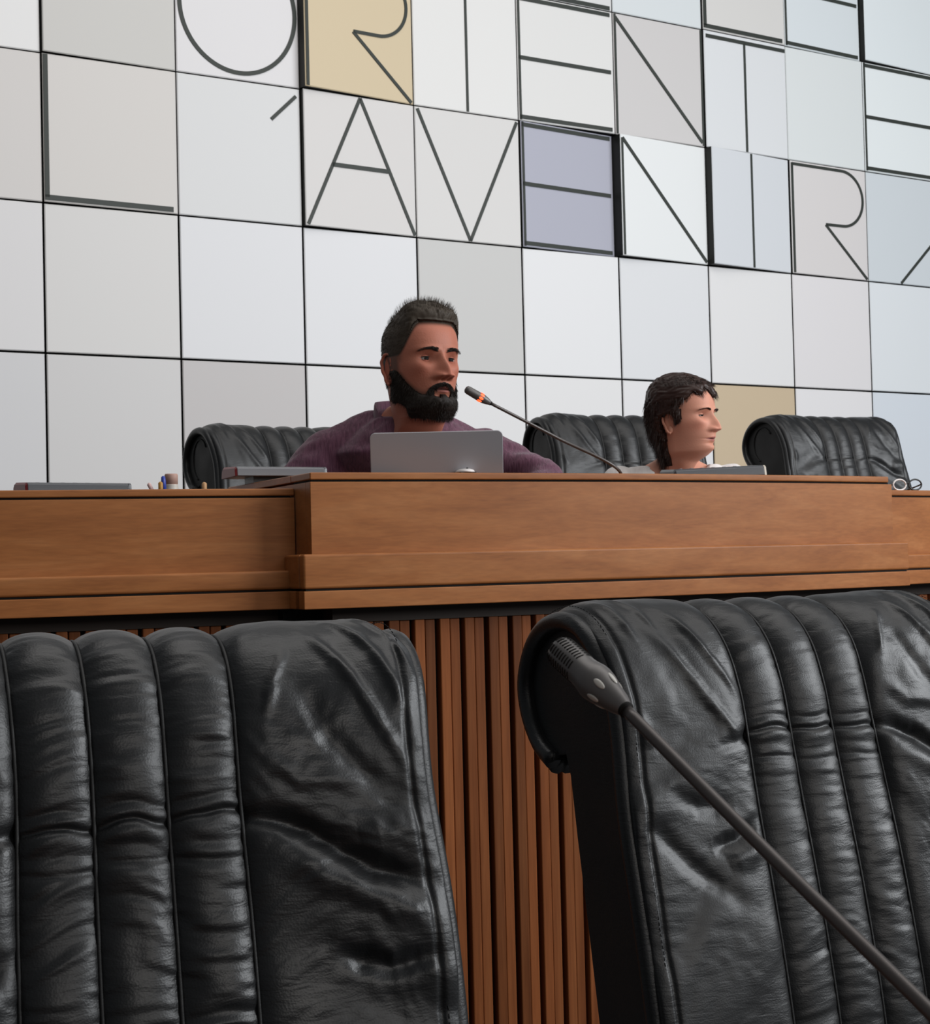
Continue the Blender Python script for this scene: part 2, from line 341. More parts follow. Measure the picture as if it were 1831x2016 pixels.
# ---------------------------------------------------------------- council desk
def arcbox(name, m, parent, s0, s1, o0, o1, z0, z1, bev=0.0, n=None, trim0=None):
    K = n or max(2, int(abs(s1 - s0) / .08)); v = []
    for i in range(K + 1):
        s = s0 + (s1 - s0) * i / K
        for o, z in ((o0, z0), (o1, z0), (o1, z1), (o0, z1)): v.append(Dp(s, o, z) - parent.location)
    f = [(i * 4 + k, i * 4 + (k + 1) % 4, i * 4 + 4 + (k + 1) % 4, i * 4 + 4 + k) for i in range(K) for k in range(4)] + [(3, 2, 1, 0), tuple(K * 4 + k for k in range(4))]
    o = mesh_obj(name, v, f, m, parent)
    if bev: bevel(o, bev, 3)
    return o
def desk(name, label, s0, s1, off, ztop, ztk, zledge, left_cap, right_cap, end0=False, end1=False):
    c = Dp((s0 + s1) / 2, off, 0); root = empty(name, (c.x, c.y, 0), 0, label, 'desk')
    zt2 = ztop - ztk; zp = zt2 - .0045
    arcbox('top_board', M_wood, root, s0 - .0, s1 - (.012 if right_cap else 0), off, off - .13, zt2, ztop, .003)
    arcbox('groove', M_dark, root, s0 + .004, s1 - .008, off - .006, off - .12, zp, zt2)
    arcbox('front_panel', M_wood, root, s0, s1, off, off - .030, 1.146, zp, .0015)
    arcbox('ledge', M_wood, root, s0 - .028 * left_cap, s1 + .028 * right_cap, off + .028, off - .002, 1.149, zledge, .006)
    arcbox('groove', M_dark, root, s0 - .022 * left_cap, s1 + .022 * right_cap, off + .022, off - .01, 1.1445, 1.149)
    arcbox('lower_rail', M_wood, root, s0 - .028 * left_cap, s1 + .028 * right_cap, off + .028, off - .03, 1.1065, 1.1445, .002)
    if left_cap:
        for nm, z0, z1, b in (('ledge', 1.149, zledge, .006), ('lower_rail', 1.1065, 1.1445, .002)): arcbox(nm, M_wood, root, s0 - .028, s0 - .001, off - .003, off - .115, z0, z1, b, 2)
    if end0: arcbox('side_panel', M_wood, root, s0, s0 + .028, off - .030, off - .62, 1.107, zp, .001, 2); arcbox('side_board', M_wood, root, s0, s0 + .10, off - .13, off - .62, zt2, ztop, .002, 2)
    if end1: arcbox('side_panel', M_wood, root, s1 - .028, s1, off - .030, off - .62, 1.107, zp, .001, 2); arcbox('side_board', M_wood, root, s1 - .112, s1 - .012, off - .13, off - .62, zt2, ztop, .002, 2)
    arcbox('worktop', M_wood, root, s0 + .03, s1 - .03, off - .032, off - .62, 1.257, 1.285, .002)
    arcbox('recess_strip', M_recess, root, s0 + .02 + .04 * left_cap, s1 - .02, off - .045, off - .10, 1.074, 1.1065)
    arcbox('base', M_dark, root, s0 + .02 + .04 * left_cap, s1 - .02, off - .070, off - .155, 0.0, 1.074)
    if left_cap: arcbox('base', M_dark, root, s0 - .03, s0 + .10, off - .112, off - .156, 0.0, 1.1065, 0, 2)
    # fluted base: pairs of slats between deep gaps
    s0 += .045 * left_cap; nper = int(round((s1 - s0 - .05) / .0625)); per = (s1 - s0 - .05) / nper
    for k in range(nper):
        for t0, w, d in ((.0, .0242, 0), (.0272, .0242, -.005)):
            a = s0 + .025 + k * per + t0; K = 1; v = []
            cen = Dp(a + w / 2, off - .05 + d, 0)
            for s in (a, a + w):
                for o, z in ((off - .048 + d, 0), (off - .072, 0), (off - .072, 1.074), (off - .048 + d, 1.074)): v.append(Dp(s, o, z) - cen)
            o = mesh_obj('slat', v, [(0, 1, 5, 4), (1, 2, 6, 5), (2, 3, 7, 6), (3, 0, 4, 7), (3, 2, 1, 0), (4, 5, 6, 7)], M_slat, root)
            o.location = cen - root.location
            bv = o.modifiers.new('b', 'BEVEL'); bv.width = .0022; bv.segments = 2
    return root
D_mid = desk('council_desk', 'raised middle section of the long wooden council desk, before the man', 0, 1.70, 0, 1.395, .0155, 1.222, 1, 1, True, True)
D_left = desk('council_desk', 'lower left wing of the wooden council desk, with pens standing on it', -1.15, -.002, -.1, 1.366, .0155, 1.189, 0, 0)
D_right = desk('council_desk', 'lower right wing of the wooden council desk, reaching the right edge of the photo', 1.732, 2.6, -.1, 1.366, .0155, 1.189, 0, 0)

# ---------------------------------------------------------------- leather conference chairs with rolled-over backs
CH, SIDE = .072, .196                     # width of one channel and of one side field
HW = 1.5 * CH + SIDE
PATH = [(-.112, -.66), (-.094, -.52), (-.062, -.37), (-.030, -.25), (-.008, -.165), (.008, -.105), (.034, -.050), (.076, -.012), (.130, 0), (.188, -.012), (.236, -.046), (.260, -.096), (.252, -.146), (.220, -.190), (.180, -.212)]
FOLDS = [(1, [(.105, .015), (.150, .080), (.185, .165)], .0052, .0065), (1, [(.080, .045), (.130, .125), (.178, .210)], .0050, .0070), (1, [(.140, .0), (.172, .050), (.190, .110)], .0040, .0050),
         (1, [(.060, .070), (.040, .110), (.028, .150)], .0036, .0060), (1, [(.055, .10), (.10, .175), (.165, .245)], -.0045, .012),
         (1, [(.008, .228), (.070, .262), (.125, .300), (.185, .318)], -.0120, .0115), (1, [(.015, .262), (.080, .305), (.150, .340), (.190, .350)], .0075, .016),
         (1, [(.110, .270), (.190, .262)], .0075, .018), (1, [(.070, .372), (.130, .392), (.190, .385)], -.0085, .011), (1, [(.02, .18), (.06, .205), (.14, .215)], .0030, .009),
         (-1, [(.082, .055), (.045, .130), (.006, .195)], .0050, .0065), (-1, [(.125, .085), (.070, .180), (.012, .255)], .0046, .0080), (-1, [(.165, .01), (.155, .06), (.145, .115)], .0040, .0065),
         (-1, [(.140, .0), (.118, .05), (.108, .10)], .0034, .0060), (-1, [(.175, .20), (.160, .25)], .0040, .008), (-1, [(.0, .345), (.045, .372), (.090, .380)], -.0085, .010), (-1, [(.010, .385), (.07, .402)], .0065, .014),
         (-1, [(.15, .30), (.10, .325), (.04, .330)], -.0050, .012), (-1, [(.185, .33), (.12, .40), (.04, .46)], -.0055, .012)]
def chair_back(nu, ns, seed, wr):
    P, S = resample(catmull(PATH, 14), ns); T = np.gradient(P, axis=0); T /= np.linalg.norm(T, axis=1)[:, None]
    Nn = np.stack([-T[:, 1], T[:, 0]], 1)                # outward (front/top) normal in (y,z)
    tot = S[-1]; s_top = S[np.argmax(P[:, 1])]
    # non-uniform u so that the seams stay sharp
    base = np.linspace(-1, 1, nu); u = base * HW
    U, SS = np.meshgrid(u, S, indexing='ij'); d = np.zeros_like(U)
    fromtop = s_top - SS                                  # positive going down the front
    a = np.abs(U)
    inch = a <= 1.5 * CH
    t = ((U + 1.5 * CH) / CH) % 1.0
    prof = 1 - np.abs(2 * t - 1) ** 2.3
    sd = np.minimum(t, 1 - t) * CH
    d += np.where(inch, .0125 * np.clip(prof, 0, 1) ** .85, 0)
    d += np.where(inch, sstep(-.02, .08, fromtop) * .0012 * vnoise(U * 20, SS * 150, seed + 41) * np.exp(-sd / .010) * sstep(0, .004, sd), 0)
    ts = (a - 1.5 * CH) / SIDE
    rise = 1 - np.exp(-np.clip(ts, 0, 1) * SIDE / .012)
    edge = np.sqrt(np.clip(1 - np.clip((ts - .84) / .16, 0, 1) ** 2, 0, 1))
    d += np.where(~inch, .0145 * rise * (.35 + .65 * edge) - .0035 * np.exp(-((ts - .90) / .018) ** 2), 0)
    # fine horizontal wrinkles between the seams, larger puckers
    fr = sstep(-.02, .10, fromtop)
    warp = vnoise(U * 9, SS * 7, seed + 3) * .9
    w1 = vnoise(U * 13 + warp, SS * 62 + 2 * warp, seed); w2 = vnoise(U * 26 + warp, SS * 130 + 3 * warp, seed + 5)
    d += np.where(inch, fr * wr * (.0021 * w1 + .0011 * w2) * np.clip(prof, 0, 1) ** .4, 0)
    # creases across the channels
    for k, (sc, am) in enumerate(((.235, 1.0), (.275, .35), (.43, .5))):
        j = np.floor((U + 1.5 * CH) / CH)
        off = .0035 * np.sin(j * 2.1 + seed + k) + .0035 * vnoise(U * 30, SS * 0, seed + 9 + k) + .10 * (t - .5) ** 2 * CH * (1 if k == 0 else -1)
        x = fromtop - sc - off
        if k == 2: am = am * (.9 if wr > .9 else .15)
        d += np.where(inch, am * (-.0058 * np.exp(-(x / .0036) ** 2) + .0026 * np.exp(-((x - .012) / .008) ** 2) - .0022 * np.exp(-((x + .016) / .004) ** 2)) * (.5 + .5 * prof), 0)
    # soft big folds on the side fields, running outwards and down from the seam
    sg = np.sign(U)
    q = ts * SIDE
    g = fromtop - .55 * q + .35 * q * np.sin(seed) * .3
    f1 = vnoise(g * 15 + .4 * vnoise(q * 10, SS * 10, seed), q * 4 + sg * 3, seed + 11)
    g2 = q * 1.0 + fromtop * .28
    f2 = vnoise(g2 * 34, fromtop * 4 + sg * 5, seed + 21)
    upper = 1 - sstep(.16, .26, fromtop)
    lump = np.where(~inch, (1 - upper) * .0060 * f1 * rise + upper * .0022 * f2 * rise, 0)
    f3 = vnoise(U * 55 + warp * 2, SS * 85 + warp * 3, seed + 31)
    d += lump + np.where(~inch, fr * wr * .0008 * f3, 0)
    d -= np.where(~inch, .016 * np.clip((ts - .70) / .30, 0, 1) ** 2 * sstep(.12, .02, fromtop) * sstep(-.20, -.05, fromtop), 0)
    def fold(side, pts, amp, w):
        nonlocal d
        qq, ff = q, fromtop; best = np.full_like(qq, 9.0); along = np.zeros_like(qq); n_ = len(pts) - 1
        for i in range(n_):
            (ax, ay), (bx, by) = pts[i], pts[i + 1]; L2 = (bx - ax) ** 2 + (by - ay) ** 2
            tt = np.clip(((qq - ax) * (bx - ax) + (ff - ay) * (by - ay)) / L2, 0, 1)
            ds = np.hypot(qq - ax - tt * (bx - ax), ff - ay - tt * (by - ay)) + .0012 * vnoise(qq * 90, ff * 90, seed + 51)
            m_ = ds < best; best = np.where(m_, ds, best); along = np.where(m_, (i + tt) / n_, along)
        fade = np.clip(np.sin(math.pi * np.clip(along, .04, .96)) * 1.3, 0, 1)
        d = d + np.where((~inch) & (sg == side), amp * np.exp(-(best / w) ** 2) * fade * rise, 0)
    for F_ in FOLDS: fold(*F_)
    # pinch where the crease reaches the side field
    pin = np.exp(-((fromtop - .238 - .25 * q) / .009) ** 2) * np.exp(-q / .045)
    d += np.where(~inch, -.009 * pin, 0)
    # back tapers inwards a little at its waist
    wf = 1 - .035 * np.exp(-((fromtop - .20) / .10) ** 2) - .018 * sstep(.02, -.16, fromtop)
    Xo = U * wf
    outer = np.stack([Xo, P[None, :, 0] + Nn[None, :, 0] * d, P[None, :, 1] + Nn[None, :, 1] * d], -1)
    # rolled rim: the outermost strip turns inwards
    th = .022
    inner = np.stack([Xo[:, ::1], P[None, :, 0] - Nn[None, :, 0] * th + 0 * d, P[None, :, 1] - Nn[None, :, 1] * th + 0 * d], -1)
    return outer, inner, P, Nn, S, fromtop[0], u, wf[0]
def grid_faces(nu, ns, o=0, flip=False):
    i = np.arange(nu - 1)[:, None]; j = np.arange(ns - 1)[None, :]
    a = o + i * ns + j; f = np.stack([a, a + ns, a + ns + 1, a + 1], -1).reshape(-1, 4)
    return f[:, ::-1] if flip else f
def make_chair(name, loc, rz, label, seed, nu, ns, wr=1.0, stitches=False, floor_z=0.0, sc=1.0, lift=0.0):
    """loc: point under the middle of the back; the chair's sitting side looks along local -Y"""
    root = empty(name, (loc[0], loc[1], floor_z), rz, label, 'chair', 'black leather council chairs')
    root.scale = (sc, sc, sc)
    HT = 1.126 + lift
    outer, inner, P, Nn, S, ft, u, wf = chair_back(nu, ns, seed, wr)
    off = np.array([0, 0, HT])
    V = np.vstack([(outer + off).reshape(-1, 3), (inner + off).reshape(-1, 3)]); n = nu * ns
    F = [grid_faces(nu, ns, 0), grid_faces(nu, ns, n, True)]
    def strip(ids0, ids1): return np.stack([ids0[:-1], ids0[1:], ids1[1:], ids1[:-1]], 1)
    j = np.arange(ns); F.append(strip(j, n + j)); F.append(strip((nu - 1) * ns + j, n + (nu - 1) * ns + j)[:, ::-1])
    i = np.arange(nu) * ns; F.append(strip(i, n + i)[:, ::-1]); F.append(strip(i + ns - 1, n + i + ns - 1))
    me = bpy.data.meshes.new('backrest'); F = np.vstack(F)
    me.from_pydata(V.tolist(), [], F.tolist()); me.materials.append(M_leather)
    me.polygons.foreach_set('use_smooth', np.ones(len(me.polygons), dtype=bool)); me.update()
    bm = bmesh.new(); bm.from_mesh(me); bmesh.ops.recalc_face_normals(bm, faces=bm.faces); bm.to_mesh(me); bm.free()
    bo = bpy.data.objects.new('backrest', me); COL.objects.link(bo); bo.parent = root
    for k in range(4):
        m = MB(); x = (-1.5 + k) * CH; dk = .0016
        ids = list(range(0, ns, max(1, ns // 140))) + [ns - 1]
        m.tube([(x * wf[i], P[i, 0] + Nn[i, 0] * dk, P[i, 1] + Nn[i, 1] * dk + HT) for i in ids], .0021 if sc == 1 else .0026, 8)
        m.build('seam_shade', M_leather_side, bo)  # dark cord added along each channel edge, standing for the deep shade there
    # piping rolled along both side edges and round the lip
    for sg in (-1, 1):
        m = MB(); k = 2
        pts = [(sg * (HW * wf[i] - .001), P[i, 0] - Nn[i, 0] * .010, P[i, 1] - Nn[i, 1] * .010 + HT) for i in range(0, ns, max(1, ns // 90))]
        pts.append((sg * (HW * wf[-1] - .001), P[-1, 0] - Nn[-1, 0] * .010, P[-1, 1] - Nn[-1, 1] * .010 + HT))
        m.tube(pts, [.0125] * len(pts), 10); m.build('piping', M_leather, bo)
        if stitches:
            m = MB(); m2 = MB()
            for i in range(4, ns - 4, max(1, ns // 120)):
                x = sg * (HW * .955 * wf[i]); y = P[i, 0] + Nn[i, 0] * .0095; z = P[i, 1] + Nn[i, 1] * .0095 + HT
                t = Vector((0, *(P[i + 2] - P[i]))).normalized() * .0022
                m.tube([Vector((x, y, z)) - t, Vector((x, y, z)) + t], .0006, 5)
            tag(m.build('stitching', M_stitch, bo), kind='stuff')
    # side field: dark leather cheeks closing the roll and the body
    body_back = [(y + .112, z) for y, z in PATH[:5]]
    poly = [(y, z) for y, z in resample(catmull(PATH, 10), 60)[0]]
    lipin = [(.172, -.196), (.150, -.186)]
    back = [(.136, -.22), (.122, -.30), (.098, -.42), (.072, -.56), (.055, -.66)]
    ring = poly + lipin + back
    for sg in (-1, 1):
        m = MB(); x0, x1 = HW * .962, HW * .90
        cx = sum(p[0] for p in ring) / len(ring)
        bmx = []
        for x in (x0, x1):
            for y, z in ring: bmx.append((sg * x * 1, y, z + HT))
        N_ = len(ring); f = [(i, (i + 1) % N_, N_ + (i + 1) % N_, N_ + i) for i in range(N_)] + [tuple(range(N_)), tuple(range(2 * N_ - 1, N_ - 1, -1))]
        so = mesh_obj('side_cheek', bmx, f, M_leather_side, root); 
        b2 = bmesh.new(); b2.from_mesh(so.data); bmesh.ops.triangulate(b2, faces=[q for q in b2.faces if len(q.verts) > 4]); bmesh.ops.recalc_face_normals(b2, faces=b2.faces); b2.to_mesh(so.data); b2.free()
        # a spiral welt inside the roll
        m = MB(); sp = [(sg * (x0 + .001), .145 + (.062 - .012 * k / 22) * math.cos(2.5 - k * .17), -.110 + (.076 - .014 * k / 22) * math.sin(2.5 - k * .17) + HT) for k in range(23)]
        if not stitches: m.tube(sp, .003, 8); m.build('welt', M_leather_side, so)
    # rear shell
    m = MB(); v = []
    bk = [(.150, -.165)] + back
    for x in (-HW * .96, HW * .96):
        for y, z in bk: v.append((x, y, z + HT))
        for y, z in bk[::-1]: v.append((x, y - .02, z + HT))
    k = 2 * len(bk); m.add(v, [(i, (i + 1) % k, k + (i + 1) % k, k + i) for i in range(k)]); m.build('rear_shell', M_leather_side, root, False)
    # seat cushion, arms, column and star base
    m = MB(); K = 26; v = []
    for iu in range(K):
        for iv in range(K):
            a = -1 + 2 * iu / (K - 1); b = iv / (K - 1)
            e = (1 - abs(a) ** 6) * (1 - (abs(2 * b - 1)) ** 6)
            t = ((a * HW + 1.5 * CH) / CH) % 1; dd = .012 * (1 - abs(2 * t - 1) ** 3) if abs(a * HW) < 1.5 * CH else .012
            v.append((a * .27, -.62 + b * .50, lift + .475 + .03 * e ** .5 + dd * e))
    f = [tuple(q) for q in grid_faces(K, K)]
    v += [(x, y, .39 + lift) for x, y, z in v]; n0 = K * K
    f += [tuple(q) for q in grid_faces(K, K, n0, True)]
    e1 = [i * K for i in range(K)]; e2 = [i * K + K - 1 for i in range(K)]; e3 = list(range(K)); e4 = [(K - 1) * K + i for i in range(K)]
    for E_ in (e1, e2, e3, e4): f += [(E_[i], E_[i + 1], E_[i + 1] + n0, E_[i] + n0) for i in range(K - 1)]
    so = mesh_obj('seat', v, f, M_leather, root, True)
    b2 = bmesh.new(); b2.from_mesh(so.data); bmesh.ops.recalc_face_normals(b2, faces=b2.faces); b2.to_mesh(so.data); b2.free()
    for sg in (-1, 1):
        m = MB(); ap = catmull([(sg * .29, -.12, .56), (sg * .315, -.20, .600), (sg * .315, -.36, .605), (sg * .315, -.48, .59), (sg * .315, -.52, .53), (sg * .30, -.46, .44), (sg * .26, -.38, .405)], 6)
        m.tube([(p[0], p[1], p[2] + lift) for p in ap], [.022 + .010 * math.sin(math.pi * i / (len(ap) - 1)) for i in range(len(ap))], 12); m.build('armrest', M_leather, root)
    m = MB(); m.lathe([(.03, .10), (.03, .26), (.02, .26), (.02, .38 + lift), (.10, .385 + lift), (.10, .392 + lift)], Matrix.Translation((0, -.40, 0))); m.build('column', M_chrome, root)
    m = MB()
    for k in range(5):
        a = 2 * math.pi * k / 5 + .3; m.tube([(0, -.40, .12), (.14 * math.cos(a), -.40 + .14 * math.sin(a), .10), (.29 * math.cos(a), -.40 + .29 * math.sin(a), .075)], [.028, .022, .014], 10)
    m.build('star_base', M_chrome, root)
    for k in range(5):
        a = 2 * math.pi * k / 5 + .3; m = MB(); c = (.29 * math.cos(a), -.40 + .29 * math.sin(a), .03)
        m.lathe([(.03, -.018), (.03, .018)], Matrix.Translation(c) @ Matrix.Rotation(math.pi / 2, 4, 'X') , 16); m.tube([(c[0], c[1], .03), (c[0], c[1], .075)], .008, 8); m.build('caster', M_blackplastic, root)
    return root
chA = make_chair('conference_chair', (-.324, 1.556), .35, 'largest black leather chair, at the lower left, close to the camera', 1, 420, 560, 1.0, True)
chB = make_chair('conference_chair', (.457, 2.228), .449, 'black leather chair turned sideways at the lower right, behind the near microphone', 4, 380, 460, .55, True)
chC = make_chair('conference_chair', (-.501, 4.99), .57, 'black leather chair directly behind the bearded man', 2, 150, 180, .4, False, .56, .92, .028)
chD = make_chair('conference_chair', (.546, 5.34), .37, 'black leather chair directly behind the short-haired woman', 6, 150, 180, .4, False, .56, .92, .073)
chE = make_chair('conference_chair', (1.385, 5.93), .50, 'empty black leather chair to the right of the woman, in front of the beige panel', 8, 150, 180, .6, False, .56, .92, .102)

# ---------------------------------------------------------------- people
def hair_ribbons(m, roots, dirs, length, width, bend, rng, lens=None):
    """thin tapering three-step strands"""
    for n_, (p, d) in enumerate(zip(roots, dirs)):
        p = Vector(p); d = Vector(d).normalized(); L = length * (.7 + .6 * rng.random()) * (lens[n_] if lens else 1); w = width * (.7 + .6 * rng.random())
        side = d.cross(Vector((rng.uniform(-1, 1), rng.uniform(-1, 1), rng.uniform(-1, 1)))).normalized() * w
        q = p; v = []; dd = d
        for k in range(3):
            v += [q - side * (1 - k * .28), q + side * (1 - k * .28)]; q = q + dd * (L / 3); dd = (dd + bend * .33 + Vector((rng.uniform(-.14, .14), rng.uniform(-.14, .14), rng.uniform(-.14, .14)))).normalized()
        v.append(q); m.add(v, [(0, 1, 3, 2), (2, 3, 5, 4), (4, 5, 6)])

HZ = [-.62, -.50, -.38, -.26, -.16, -.09, -.045, -.005, .035, .08, .13, .20, .30, .40, .50, .58, .68, .78, .87, .93, .97, .993, 1.0]
HF = [-.16, -.165, -.165, -.165, -.165, -.20, -.27, -.345, -.395, -.415, -.420, -.425, -.430, -.425, -.412, -.425, -.418, -.385, -.305, -.215, -.135, -.06, -.01]
HB = [.24, .26, .27, .275, .27, .27, .272, .276, .28, .286, .292, .305, .33, .355, .375, .388, .395, .375, .315, .24, .17, .095, .03]
HWd = [.26, .26, .250, .238, .232, .236, .246, .258, .268, .276, .284, .296, .308, .322, .330, .334, .334, .318, .268, .206, .143, .075, .012]
def gz(x, m, s): return np.exp(-((x - m) / s) ** 2)
class Head:
    """loft of a head and neck in units of the chin-to-crown height; face looks along -Y"""
    def __init__(s, H, female=False, jaw=1.0, na=176, nz=210):
        s.H = H; s.na, s.nz = na, nz
        from_z = np.r_[np.linspace(-.62, -.1, 26), np.linspace(-.09, .94, nz - 26 - 14), 1 - np.linspace(.24, 0, 14) ** 2]
        z = from_z; s.z = z
        F, B, W = [catm(z, HZ, k) for k in (HF, HB, HWd)]
        if female:
            W = W * (.97 - .05 * sstep(.42, .2, z)) * (1 - .20 * sstep(.04, -.06, z))
            B = B - .02 * sstep(.1, -.1, z); F = F + .012 * sstep(-.03, .03, z) * sstep(.24, .14, z) + .03 * sstep(-.02, -.10, z)
        th = np.linspace(-math.pi, math.pi, na, endpoint=False)
        th = th - .34 * np.sin(th) * 0 ; th = np.sign(th) * (np.abs(th) / math.pi) ** 1.35 * math.pi      # denser on the face
        TH, Z = np.meshgrid(th, z, indexing='xy')
        sn, cs = np.sin(TH), np.cos(TH)
        Fm, Bm, Wm = F[:, None], B[:, None], W[:, None]
        front = cs > 0
        pw = .88
        X = Wm * np.sign(sn) * np.abs(sn) ** pw
        Y = np.where(front, Fm * np.abs(cs) ** .95, Bm * np.abs(cs) ** .9)
        # jaw narrows to the chin, cheeks hollow under the cheek bone
        jawm = sstep(.30, .0, Z) * front * (Z > -.05)
        X = X * (1 - .16 * jaw * jawm * np.abs(cs) ** .8 * sstep(-.06, -.0, Z))
        fr = sstep(.0, .35, cs)
        aX = np.abs(X); d = np.zeros_like(X)
        nz_ = lambda z0, s0: gz(Z, z0, s0)
        d += .022 * gz(aX, .125, .10) * nz_(.568, .032)                 # brow ridge
        d -= .052 * gz(aX, .135, .072) * nz_(.480, .050)                 # eye sockets
        d += .030 * gz(aX, .205, .075) * nz_(.405, .075)                 # cheek bones
        d -= .018 * gz(aX, .215, .07) * nz_(.22, .10) * (1 if not female else .5)
        br = np.clip((.54 - Z) / .24, 0, 1)                              # nose bridge -> tip
        on = sstep(.585, .525, Z) * sstep(.262, .308, Z)
        ridge = .020 + (.128 if not female else .098) * np.sin(br * math.pi / 2) ** 1.25
        d += on * ridge * gz(X, 0, .036 + .034 * br ** 2)
        d += (.056 if not female else .042) * gz(aX, .068, .030) * nz_(.308, .030)                 # nostrils
        d -= .030 * gz(aX, .030, .016) * nz_(.280, .012)
        d += .020 * gz(X, 0, .10) * nz_(.235, .05)                      # muzzle
        lip = .75 if female else 1.0
        d += .022 * lip * gz(X, 0, .072) * nz_(.207, .014) + .026 * lip * gz(X, 0, .062) * nz_(.165, .017)
        d -= .026 * gz(X, 0, .080 if not female else .105) * nz_(.186, .0065)
        d -= .014 * gz(X, 0, .09) * nz_(.124, .018)
        d += .026 * gz(X, 0, .085) * nz_(.068, .045)                     # chin
        Y = Y - d * fr
        X = X + np.sign(X) * .010 * gz(Y, -.02, .10) * nz_(.15, .08) * (1 if not female else 0)
        s.X, s.Y, s.Z, s.TH = X, Y, Z, TH
        s.lips = (gz(X / (.100 if female else .085), 0, 1) > .37) & (np.abs(Z - .185) < (.036 - (.28 if female else .24) * aX)) & front
    def pts(s): return np.stack([s.X, s.Y, s.Z], -1).reshape(-1, 3) * s.H
    def normals(s):
        P = np.stack([s.X, s.Y, s.Z], -1); du = np.roll(P, -1, 1) - np.roll(P, 1, 1); dz = np.gradient(P, axis=0)
        n = np.cross(du, dz); n /= np.linalg.norm(n, axis=-1)[..., None] + 1e-9
        out = P - np.array([0, .0, .5]); 
        n = np.where((n * out).sum(-1)[..., None] < 0, -n, n); return n
    def faces(s, o=0):
        i = np.arange(s.nz - 1)[:, None]; j = np.arange(s.na)[None, :]; j2 = (j + 1) % s.na
        return np.stack([o + i * s.na + j, o + i * s.na + j2, o + (i + 1) * s.na + j2, o + (i + 1) * s.na + j], -1).reshape(-1, 4)
def catm(x, xs, ys):
    xs = np.array(xs); ys = np.array(ys); m = np.gradient(ys, xs)
    i = np.clip(np.searchsorted(xs, x, side='right') - 1, 0, len(xs) - 2); h = xs[i + 1] - xs[i]; t = (x - xs[i]) / h
    return (2 * t ** 3 - 3 * t ** 2 + 1) * ys[i] + (t ** 3 - 2 * t ** 2 + t) * h * m[i] + (-2 * t ** 3 + 3 * t ** 2) * ys[i + 1] + (t ** 3 - t ** 2) * h * m[i + 1]

def vcol_mat(name, rough=.5, sss=.0, spec=.4, bump=.15, bscale=160):
    m = mat(name, (.5, .3, .2), rough, spec, 0, bump, bscale); nt = m.node_tree; b = nt.nodes['Principled BSDF']
    a = nt.nodes.new('ShaderNodeVertexColor'); a.layer_name = 'Col'; nt.links.new(a.outputs['Color'], b.inputs['Base Color'])
    b.inputs['Subsurface Weight'].default_value = sss; b.inputs['Subsurface Radius'].default_value = (.012, .005, .003); b.inputs['Subsurface Scale'].default_value = .5
    return m
def set_col(me, cols):
    a = me.color_attributes.new('Col', 'FLOAT_COLOR', 'POINT'); c = np.ones((len(me.vertices), 4), np.float32); c[:, :3] = cols; a.data.foreach_set('color', c.ravel())

def voxel_join(m, size, smooth=2):
    """one continuous skin around overlapping pieces"""
    me = bpy.data.meshes.new('tmp'); me.from_pydata(m.v, [], m.f); o = bpy.data.objects.new('tmp', me); COL.objects.link(o)
    bm = bmesh.new(); bm.from_mesh(me); bmesh.ops.recalc_face_normals(bm, faces=bm.faces); bm.to_mesh(me); bm.free()
    r = o.modifiers.new('r', 'REMESH'); r.mode = 'VOXEL'; r.voxel_size = size
    s_ = o.modifiers.new('s', 'SMOOTH'); s_.iterations = smooth; s_.factor = .6
    bpy.context.view_layer.update(); dg = bpy.context.evaluated_depsgraph_get(); ev = o.evaluated_get(dg)
    out = bpy.data.meshes.new_from_object(ev); bpy.data.objects.remove(o); return out
def mesh_arrays(me):
    v = np.empty(len(me.vertices) * 3, np.float32); me.vertices.foreach_get('co', v); n = np.empty(len(me.vertices) * 3, np.float32); me.vertices.foreach_get('normal', n)
    return v.reshape(-1, 3), n.reshape(-1, 3)
def limb(m, pts, rad, n=18):
    c = catmull([tuple(p) for p in pts], 8); r = catmull([(a, 0, 0) for a in rad], 8)[:, 0]
    m.tube([tuple(p) for p in c], list(r), n)
    m.sphere(pts[0], rad[0], n); m.sphere(pts[-1], rad[-1], n)
def hand(m, wrist, fwd, up, side, sc=1.0):
    """palm and five separate, slightly curled fingers; side=+1: thumb towards +cross"""
    wrist, fwd, up = Vector(wrist), Vector(fwd).normalized(), Vector(up).normalized(); lat = fwd.cross(up).normalized() * side
    pc = wrist + fwd * .045 * sc
    M = Matrix((lat, fwd, up)).transposed()
    m.sphere(pc, (.040 * sc, .052 * sc, .015 * sc), 16, M)
    for k, (L, o) in enumerate(((.070, .027), (.078, .009), (.073, -.009), (.058, -.026))):
        b = pc + lat * o * sc + fwd * .040 * sc; p = [b, b + (fwd * .45 + up * .10) * L * sc, b + (fwd * .75 - up * .10) * L * sc, b + (fwd * .92 - up * .34) * L * sc]
        m.tube(p, [.0095 * sc, .009 * sc, .008 * sc, .0065 * sc], 10); m.sphere(p[-1], .0065 * sc, 10); m.sphere(p[0], .0095 * sc, 10)
    b = wrist + lat * .030 * sc + fwd * .018 * sc; p = [b, b + (lat * .6 + fwd * .7) * .030 * sc, b + (lat * .75 + fwd * 1.5) * .034 * sc]
    m.tube(p, [.013 * sc, .0105 * sc, .008 * sc], 10); m.sphere(p[-1], .008 * sc, 10)

